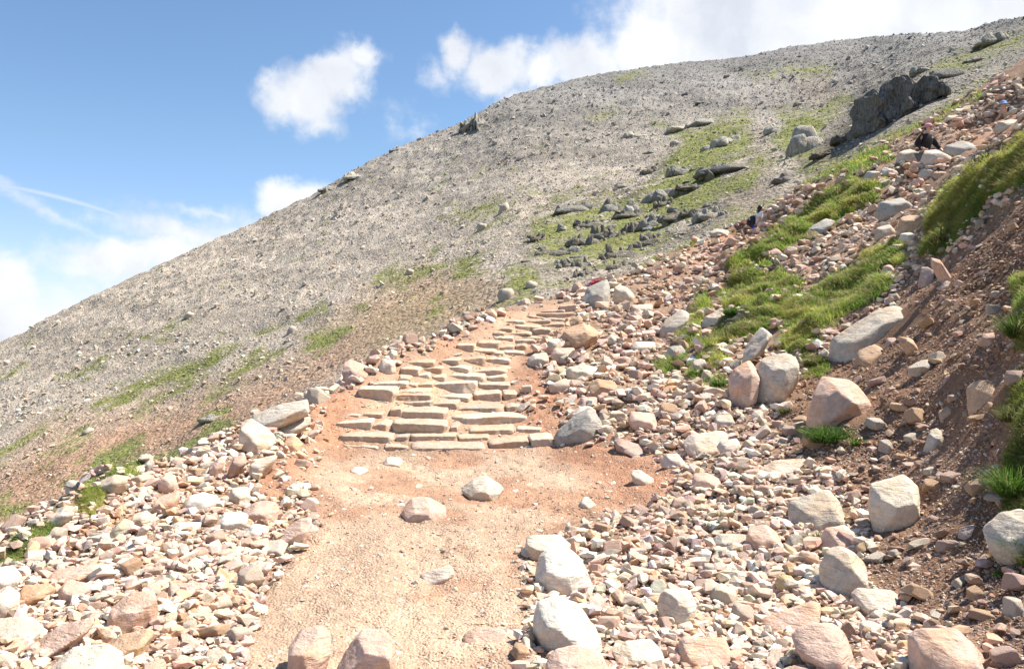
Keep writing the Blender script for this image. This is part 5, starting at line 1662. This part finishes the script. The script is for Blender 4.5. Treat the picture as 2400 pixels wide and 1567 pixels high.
# field of upright fins in the lower crags
FIN = [(1228, 1290, 520, 640), (1290, 1400, 530, 625), (1400, 1500, 520, 618), (1500, 1560, 500, 600), (1560, 1640, 470, 560), (1640, 1700, 440, 515), (1600, 1700, 380, 440), (1480, 1600, 300, 400)]
rf = random.Random(8)
words_ = ['short stubby', 'slim upright', 'leaning', 'blunt', 'pointed', 'broad']
spots = []
tries = 0
while len(spots) < 34 and tries < 4000:
    tries += 1
    a, b, c, d = rf.choice(FIN)
    x, y = rf.uniform(a, b), rf.uniform(c, d)
    if y > 640 - (x - 1400) * .45 and x > 1400:
        continue
    if any(abs(x - u) < 14 and abs(y - v) < 12 for u, v in spots):
        continue
    spots.append((x, y))
for k, (x, y) in enumerate(spots):
    w, h = rf.uniform(10, 26) ** 1.0, (8 + 20 * rf.random() ** 2) * (1.0 if y > 480 else .6)
    side_ = 'left' if x < 1400 else ('middle' if x < 1530 else 'right')
    crag(x - w / 2, y - h, x + w / 2, y, '%s dark grey rock fin on the green slope, %s part of the lower crags' % (words_[k % 6], side_), rf.choice([1, 2, 2, 3]), (.15 + .1 * rf.random(),) * 3, seed=k, group='rock fins of the lower crags', name='rock_fin', cat='rock fin', lean=rf.uniform(-.25, .3), dep=.8)

HBD = [([(1163, 692), (1175, 674), (1200, 674), (1208, 688), (1195, 706), (1170, 706)], 'lgrey', 'rounded grey boulder at the foot of the hill behind the upper steps'),
       ([(1080, 742), (1085, 728), (1103, 730), (1102, 742)], 'grey', 'small grey block on the slope above the steps'),
       ([(1228, 665), (1240, 655), (1262, 662), (1258, 674), (1238, 676)], 'lgrey', 'pale grey stone above the rounded grey boulder'),
       ([(670, 775), (680, 762), (695, 765), (692, 780), (675, 782)], 'lgrey', 'lone pale boulder in the middle of the left scree'),
       ([(945, 640), (955, 628), (972, 632), (968, 644)], 'lgrey', 'lone grey boulder above the green patches'),
       ([(425, 740), (440, 728), (455, 734), (450, 745)], 'lgrey', 'lone boulder high on the left scree'),
       ([(590, 690), (598, 675), (604, 680), (600, 696)], 'grey', 'dark upright stone on the left scree'),
       ([(1165, 500), (1172, 478), (1188, 470), (1198, 488), (1190, 500)], 'lgrey', 'pale block in the scree left of the crags'),
       ([(1115, 540), (1122, 520), (1140, 522), (1142, 536), (1128, 545)], 'lgrey', 'grey block below the pale one in the scree'),
       ([(180, 1012), (205, 1000), (222, 1006), (210, 1016)], 'lgrey', 'flat pale stone on the lower left slope'),
       ([(940, 795), (948, 780), (960, 782), (966, 798), (950, 802)], 'grey', 'grey block with a mossy foot left of the steps')]
for out, c, lb in HBD:
    boulder(out, tuple(x * .8 for x in PAL[c]), lb, hill=True, sub=3, keep=False)

# ------------------------------------------------------------------ people
SKIN = flat_mat('skin', (.62, .37, .26), .5, 60, .05)


def skinned(name, verts, edges, mat, parent=None, sub=2, loc=None, rotz=0):
    """verts: (x,y,z,r) joints; grows one continuous surface round the joined edges"""
    me = bpy.data.meshes.new(name)
    me.from_pydata([v[:3] for v in verts], edges, [])
    o = bpy.data.objects.new(name, me)
    sc.collection.objects.link(o)
    md_ = o.modifiers.new('s', 'SKIN')
    md_.use_smooth_shade = True
    for i, v in enumerate(verts):
        sv = me.skin_vertices[0].data[i]
        r_ = v[3]
        sv.radius = r_ if isinstance(r_, tuple) else (r_, r_)
        sv.use_root = (i == 0)
    sb = o.modifiers.new('u', 'SUBSURF')
    sb.levels = sub
    sb.render_levels = sub
    dg = bpy.context.evaluated_depsgraph_get()
    ev = o.evaluated_get(dg)
    m2 = bpy.data.meshes.new_from_object(ev)
    m2.name = name
    bpy.data.objects.remove(o)
    m2.materials.clear()
    m2.materials.append(mat)
    o = bpy.data.objects.new(name, m2)
    link(o, parent)
    if loc is not None:
        o.location = loc
    o.rotation_euler = (0, 0, rotz)
    return o


def figure(facing, P, shoes=.05):
    """joint list for a body; P holds the arm and leg joints in the figure's own axes, +X forwards, +Y to its left"""
    V, E, I = [], [], {}

    def add(n, p, r_, par=None):
        I[n] = len(V)
        V.append((*p, r_))
        if par:
            E.append((I[par], I[n]))
    add('pelvis', P['pelvis'], (.145, .115))
    add('waist', P['waist'], (.13, .10), 'pelvis')
    add('chest', P['chest'], (.165, .115), 'waist')
    add('neck0', P['neck'], (.062, .06), 'chest')
    hd = Vector(P['head'])
    nk = Vector(P['neck'])
    add('jaw', tuple(nk.lerp(hd, .45)), (.062, .06), 'neck0')
    add('face', tuple(hd), (.078, .092), 'jaw')
    add('crown', tuple(hd + Vector((-.01, 0, .085))), (.06, .07), 'face')
    for s, tg in ((1, 'l'), (-1, 'r')):
        add('sh' + tg, P['sh' + tg], .056, 'chest')
        add('el' + tg, P['el' + tg], .041, 'sh' + tg)
        add('wr' + tg, P['wr' + tg], .028, 'el' + tg)
        w = Vector(P['wr' + tg])
        d = (w - Vector(P['el' + tg])).normalized()
        sd = d.cross(Vector((0, 1, 0)))
        sd = sd.normalized() if sd.length > .1 else Vector((1, 0, 0))
        palm = w + d * .075
        add('pa' + tg, tuple(palm), (.034, .018), 'wr' + tg)
        nb_ = d.cross(sd).normalized()
        for q_, (off, ln) in enumerate(((-.027, .062), (-.009, .074), (.009, .070), (.027, .055))):
            b1 = palm + sd * off + d * .03
            b2 = b1 + d * ln * .55 + nb_ * .012 * s
            b3 = b2 + d * ln * .3 + nb_ * .03 * s
            add('f%s%d' % (tg, q_), tuple(b1), .0095, 'pa' + tg)
            add('g%s%d' % (tg, q_), tuple(b2), .0088, 'f%s%d' % (tg, q_))
            add('h%s%d' % (tg, q_), tuple(b3), .0075, 'g%s%d' % (tg, q_))
        t1 = w + d * .03 + sd * -.035
        add('t' + tg, tuple(t1), .012, 'wr' + tg)
        add('u' + tg, tuple(t1 + d * .045 - sd * .015), .0095, 't' + tg)
        add('hp' + tg, P['hp' + tg], .088, 'pelvis')
        add('kn' + tg, P['kn' + tg], .06, 'hp' + tg)
        add('an' + tg, P['an' + tg], .042, 'kn' + tg)
        a = Vector(P['an' + tg])
        add('to' + tg, tuple(a + Vector((.16, 0, -.05))), (.035, .028), 'an' + tg)
    return V, E, I


def ell(name, c, r3, mat, parent, sub=3, noise=.0, seed=1, freq=3):
    D, Fi = ICO[sub]
    V = D * np.array(r3)
    if noise:
        V = rough_up(V, noise, seed, freq)
    o = bpy.data.objects.new(name, mesh_np(name, V, Fi.reshape(-1), 3, mat, smooth=True))
    link(o, parent)
    o.location = c
    return o


def face_parts(body, head, hairmat, eyes=True, ear=True):
    h = Vector(head)
    D, Fi = ICO[2]

    def lump(nm, c, r3, mt):
        o = ell(nm, c, r3, mt, body, 2)
        return o
    white = flat_mat('eye_dark', (.05, .04, .035), .4)
    lip = flat_mat('lips', (.42, .16, .13), .5)
    lump('nose', h + Vector((.098, 0, -.012)), (.022, .012, .022), SKIN)
    for s in (1, -1):
        lump('eye', h + Vector((.082, s * .032, .018)), (.010, .013, .008), white)
        lump('ear', h + Vector((-.005, s * .082, 0)), (.018, .01, .03), SKIN)
    lump('mouth', h + Vector((.082, 0, -.05)), (.012, .024, .007), lip)


def hull_shell(name, cuts, mat, parent, n=24):
    """a lathe-like shell of elliptical rings: (cx, cy, z, rx, ry)"""
    V, Fc = [], []
    for (cx_, cy_, z, rx, ry) in cuts:
        for k in range(n):
            t = 2 * PI * k / n
            V.append((cx_ + rx * math.cos(t), cy_ + ry * math.sin(t), z))
    for i in range(len(cuts) - 1):
        for k in range(n):
            a, b = i * n + k, i * n + (k + 1) % n
            Fc.append((a, b, b + n, a + n))
    V = np.array(V)
    o = bpy.data.objects.new(name, mesh_np(name, V, np.array(Fc).reshape(-1), 4, mat, smooth=True))
    link(o, parent)
    return o


def cap_fill(o):
    bm = bmesh.new()
    bm.from_mesh(o.data)
    bmesh.ops.holes_fill(bm, edges=bm.edges[:], sides=64)
    bm.to_mesh(o.data)
    bm.free()
    for p in o.data.polygons:
        p.use_smooth = True


# woman with a dark backpack, seen from her right side, walking up to the right
P1 = dict(pelvis=(0, 0, .90), waist=(.01, 0, 1.04), chest=(.05, 0, 1.24), neck=(.085, 0, 1.39), head=(.125, 0, 1.53), shl=(.06, .165, 1.33), elL=(0, 0, 0),
          ell=(.04, .20, 1.06), wrl=(.17, .19, .86), shr=(.06, -.165, 1.33), elr=(-.01, -.21, 1.07), wrr=(-.05, -.22, .83),
          hpl=(.01, .09, .84), knl=(.22, .10, .50), anl=(.10, .10, .10), hpr=(0, -.09, .84), knr=(-.02, -.10, .46), anr=(-.20, -.10, .08))
V, E, I = figure(0, P1)
ROT1 = rad(-8)
body = skinned('person', V, E, SKIN, loc=(P_WOMAN[0] - .12, P_WOMAN[1], Z_WOMAN + .06), rotz=ROT1)
body.scale = (1.08, 1.08, 1.05)
tag(body, 'person with black hair, pale t-shirt and dark backpack walking up the path in the grass', 'person')
tee = flat_mat('pale_shirt', (.80, .76, .75), .8)
trs = flat_mat('grey_shorts', (.12, .12, .14), .85)
hair = flat_mat('black_hair', (.012, .011, .012), .5)
skinned('shirt', [(0, 0, .96, (.16, .13)), (.02, 0, 1.08, (.15, .122)), (.055, 0, 1.25, (.195, .15)), (.075, 0, 1.35, (.12, .10)), (.06, .165, 1.34, .09), (.05, .20, 1.20, .068), (.06, -.165, 1.34, .09), (.03, -.20, 1.21, .068)],
        [(0, 1), (1, 2), (2, 3), (2, 4), (4, 5), (2, 6), (6, 7)], tee, body)
skinned('trousers', [(0, 0, .93, (.165, .135)), (.01, .09, .82, .10), (.22, .10, .50, .075), (.10, .10, .13, .06), (0, -.09, .82, .10), (-.02, -.10, .46, .075), (-.20, -.10, .12, .06)], [(0, 1), (1, 2), (2, 3), (0, 4), (4, 5), (5, 6)], trs, body)
for k in ('l', 'r'):
    a = Vector(P1['an' + k])
    ell('boot', a + Vector((.07, 0, -.04)), (.14, .055, .06), flat_mat('boot_leather', (.06, .05, .045)), body, 2)
hd = Vector(P1['head'])
face_parts(body, hd, hair)
V_, F_ = ICO[4]
HV = V_ * np.array((.112, .097, .122))
HV = HV * np.array((.9, 1, .95)) + np.array((-.045, 0, .028))
keepv = ~((HV[:, 0] > .0) & (HV[:, 2] < .075))
HV[~keepv, 0] = np.minimum(HV[~keepv, 0], .0)
HV = rough_up(HV, .006, 4, 22)
oh = bpy.data.objects.new('hair', mesh_np('hair', HV, F_.reshape(-1), 3, hair, smooth=True))
link(oh, body)
oh.location = hd
ell('bun', hd + Vector((-.10, 0, -.075)), (.05, .07, .07), hair, body, 3, .006, 3, 20)
# backpack: a thing of its own, worn on her back
packm = flat_mat('pack_cloth', (.018, .020, .028), .75)
blue = flat_mat('blue_cloth', (.02, .06, .42), .7)
bp_ = outline_rock_mesh('backpack', [(-.15, -.18), (-.18, .0), (-.11, .19), (.0, .25), (.08, .21), (.10, 0), (.09, -.20), (-.05, -.25)], .14, 5, top=.5, side=.5, sub=4, sink=0, p=12, rough=.02, mat=packm)
ob = bpy.data.objects.new('backpack', bp_)
ob.location = body.location + Matrix.Rotation(ROT1, 3, 'Z') @ Vector((-.17, .02, 1.19))
ob.rotation_euler = (0, rad(8), ROT1)
tag(link(ob), 'dark backpack with a blue jacket hanging below, worn by the black haired walker', 'backpack')
skinned('strap', [(.13, -.15, .20, (.022, .012)), (.24, -.16, .20, (.022, .012)), (.31, -.15, .08, (.022, .012)), (.25, -.17, -.10, (.02, .012)), (.10, -.16, -.22, (.02, .012))], [(0, 1), (1, 2), (2, 3), (3, 4)], packm, ob)
skinned('strap', [(.13, .15, .20, (.022, .012)), (.24, .16, .20, (.022, .012)), (.31, .15, .08, (.022, .012)), (.25, .17, -.10, (.02, .012)), (.10, .16, -.22, (.02, .012))], [(0, 1), (1, 2), (2, 3), (3, 4)], packm, ob)
ell('pocket', (-.14, -.03, -.06), (.08, .12, .13), packm, ob, 3)
ell('hanging_jacket', (.04, -.15, -.36), (.055, .05, .24), blue, ob, 3, .012, 4, 14)

# person in a black top and pink cap, waist-deep behind the stones, turned towards the right
P2 = dict(pelvis=(0, 0, .95), waist=(.02, 0, 1.10), chest=(.06, 0, 1.34), neck=(.10, 0, 1.50), head=(.14, 0, 1.65), shl=(.06, .185, 1.43), ell=(.10, .40, 1.24), wrl=(.26, .38, 1.06),
          shr=(.06, -.185, 1.43), elr=(.0, -.33, 1.18), wrr=(.20, -.34, 1.04), hpl=(0, .10, .90), knl=(.22, .11, .52), anl=(.12, .11, .10), hpr=(0, -.10, .90), knr=(.0, -.11, .48), anr=(-.16, -.11, .09))
V, E, I = figure(0, P2)
ROT2 = rad(-62)
man = skinned('person', V, E, SKIN, loc=(P_MAN[0] - .06, P_MAN[1], Z_MAN), rotz=ROT2)
man.scale = (1.1, 1.1, 1.06)
tag(man, 'person in black top and pink cap standing waist deep behind pale stones', 'person')
blk = flat_mat('black_top', (.010, .010, .011), .85)
skinned('jumper', [(0, 0, .98, (.175, .135)), (.02, 0, 1.10, (.168, .13)), (.06, 0, 1.36, (.225, .165)), (.09, 0, 1.47, (.12, .10)), (.06, .185, 1.435, .105), (.10, .40, 1.24, .075), (.24, .38, 1.08, .05), (.06, -.185, 1.435, .105), (.0, -.33, 1.18, .075), (.18, -.34, 1.055, .045)],
        [(0, 1), (1, 2), (2, 3), (2, 4), (4, 5), (5, 6), (2, 7), (7, 8), (8, 9)], blk, man)
skinned('trousers', [(0, 0, .97, (.17, .135)), (0, .10, .88, .105), (.22, .11, .52, .08), (.12, .11, .14, .065), (0, -.10, .88, .105), (.0, -.11, .48, .08), (-.16, -.11, .13, .065)], [(0, 1), (1, 2), (2, 3), (0, 4), (4, 5), (5, 6)], trs, man)
bm = bmesh.new()
bmesh.ops.create_cube(bm, size=1)
bmesh.ops.bevel(bm, geom=bm.edges[:], offset=.08, segments=2, affect='EDGES')
me = bpy.data.meshes.new('chest_badge')
bm.to_mesh(me)
bm.free()
me.materials.append(flat_mat('white_badge', (.75, .75, .75)))
bd = link(bpy.data.objects.new('chest_badge', me), man)
bd.scale = (.012, .075, .018)
bd.location = (.212, .07, 1.385)
bd.rotation_euler = (0, rad(-12), 0)
for k in ('l', 'r'):
    a = Vector(P2['an' + k])
    ell('boot', a + Vector((.07, 0, -.04)), (.15, .058, .065), flat_mat('boot_leather', (.06, .05, .045)), man, 2)
hd = Vector(P2['head'])
face_parts(man, hd, hair)
pinkm = flat_mat('pink_cap', (.62, .28, .33), .8)
CV = V_ * np.array((.115, .102, .10)) + np.array((-.012, 0, .055))
CV[:, 2] = np.maximum(CV[:, 2], .035)
oc = bpy.data.objects.new('cap', mesh_np('cap', rough_up(CV, .003, 2, 14), F_.reshape(-1), 3, pinkm, smooth=True))
link(oc, man)
oc.location = hd
ell('cap_peak', hd + Vector((.12, 0, .045)), (.07, .07, .012), pinkm, oc, 3).location = (.115, 0, .043)
ell('hair', hd + Vector((-.05, 0, 0)), (.06, .085, .06), flat_mat('dark_hair', (.03, .025, .02)), man, 3)

# third walker: only head, shoulders and a lowered arm above the stones, bending towards the left
P3 = dict(pelvis=(0, 0, .93), waist=(.03, 0, 1.06), chest=(.14, 0, 1.26), neck=(.26, 0, 1.37), head=(.33, 0, 1.46), shl=(.15, .175, 1.31), ell=(.28, .25, 1.07), wrl=(.46, .22, .94),
          shr=(.15, -.175, 1.31), elr=(.26, -.25, 1.07), wrr=(.44, -.22, .92), hpl=(0, .10, .88), knl=(.2, .11, .5), anl=(.08, .11, .10), hpr=(0, -.10, .88), knr=(.05, -.11, .47), anr=(-.15, -.11, .09))
V, E, I = figure(0, P3)
ROT3 = rad(200)
hat = skinned('person', V, E, SKIN, loc=(P_HAT[0] + .33, P_HAT[1], Z_HAT + .12), rotz=ROT3)
tag(hat, 'person in light blue sun hat and beige top bending behind the upper stones', 'person')
beige = flat_mat('beige_top', (.42, .36, .28), .85)
skinned('shirt', [(0, 0, .96, (.17, .135)), (.03, 0, 1.07, (.16, .13)), (.14, 0, 1.28, (.21, .16)), (.22, 0, 1.36, (.115, .10)), (.15, .175, 1.315, .095), (.22, .215, 1.19, .066), (.15, -.175, 1.315, .095), (.21, -.215, 1.19, .066)],
        [(0, 1), (1, 2), (2, 3), (2, 4), (4, 5), (2, 6), (6, 7)], beige, hat)
skinned('trousers', [(0, 0, .95, (.17, .135)), (0, .10, .86, .105), (.2, .11, .5, .08), (.08, .11, .14, .065), (0, -.10, .86, .105), (.05, -.11, .47, .08), (-.15, -.11, .13, .065)], [(0, 1), (1, 2), (2, 3), (0, 4), (4, 5), (5, 6)], trs, hat)
skinned('strap', [(.02, .13, 1.36, (.03, .015)), (.14, .15, 1.42, (.03, .015)), (.27, .14, 1.36, (.03, .015)), (.26, .12, 1.2, (.03, .015))], [(0, 1), (1, 2), (2, 3)], packm, hat)
for k in ('l', 'r'):
    a = Vector(P3['an' + k])
    ell('boot', a + Vector((.07, 0, -.04)), (.15, .058, .065), flat_mat('boot_leather', (.06, .05, .045)), hat, 2)
hd = Vector(P3['head'])
face_parts(hat, hd, hair)
hb_ = flat_mat('hat_cloth', (.22, .36, .58), .85)
hs = hull_shell('sun_hat', [(0, 0, .035, .165, .15), (0, 0, .045, .16, .145), (-.005, 0, .075, .115, .105), (-.008, 0, .12, .105, .095), (-.01, 0, .155, .085, .078), (-.01, 0, .17, .045, .04)], hb_, hat)
hs.location = hd
cap_fill(hs)

# crumpled red and purple clothing behind the tall grey boulder at the head of the steps
X0, Y0, Z0 = (float(a[0]) for a in hit_near(1392, 668))
Yj = Y0 if math.isfinite(Y0) else 21.0
s = Yj / F
red = flat_mat('red_cloth', (.42, .05, .07), .9, 30, .4)
pur = flat_mat('purple_cloth', (.10, .07, .22), .8)
V = ICO[4][0] * np.array((15 * s, .12, 4 * s))
V = rough_up(rough_up(V, .07, 3, 9), .03, 5, 26)
oj = bpy.data.objects.new('jacket', mesh_np('jacket', V, ICO[4][1].reshape(-1), 3, red, smooth=True))
oj.location = ((1392 - CX) / F * Yj, Yj, EYE + (CY - 662) / F * Yj)
oj.rotation_euler = (0, rad(-24), 0)
tag(link(oj), 'crumpled red jacket with a purple sleeve lying behind the tall grey boulder', 'jacket')
ell('sleeve', (-19 * s, -.03, -2 * s), (10 * s, .1, 5 * s), pur, oj, 3, .02, 6, 16)
print('objects', len(sc.objects))
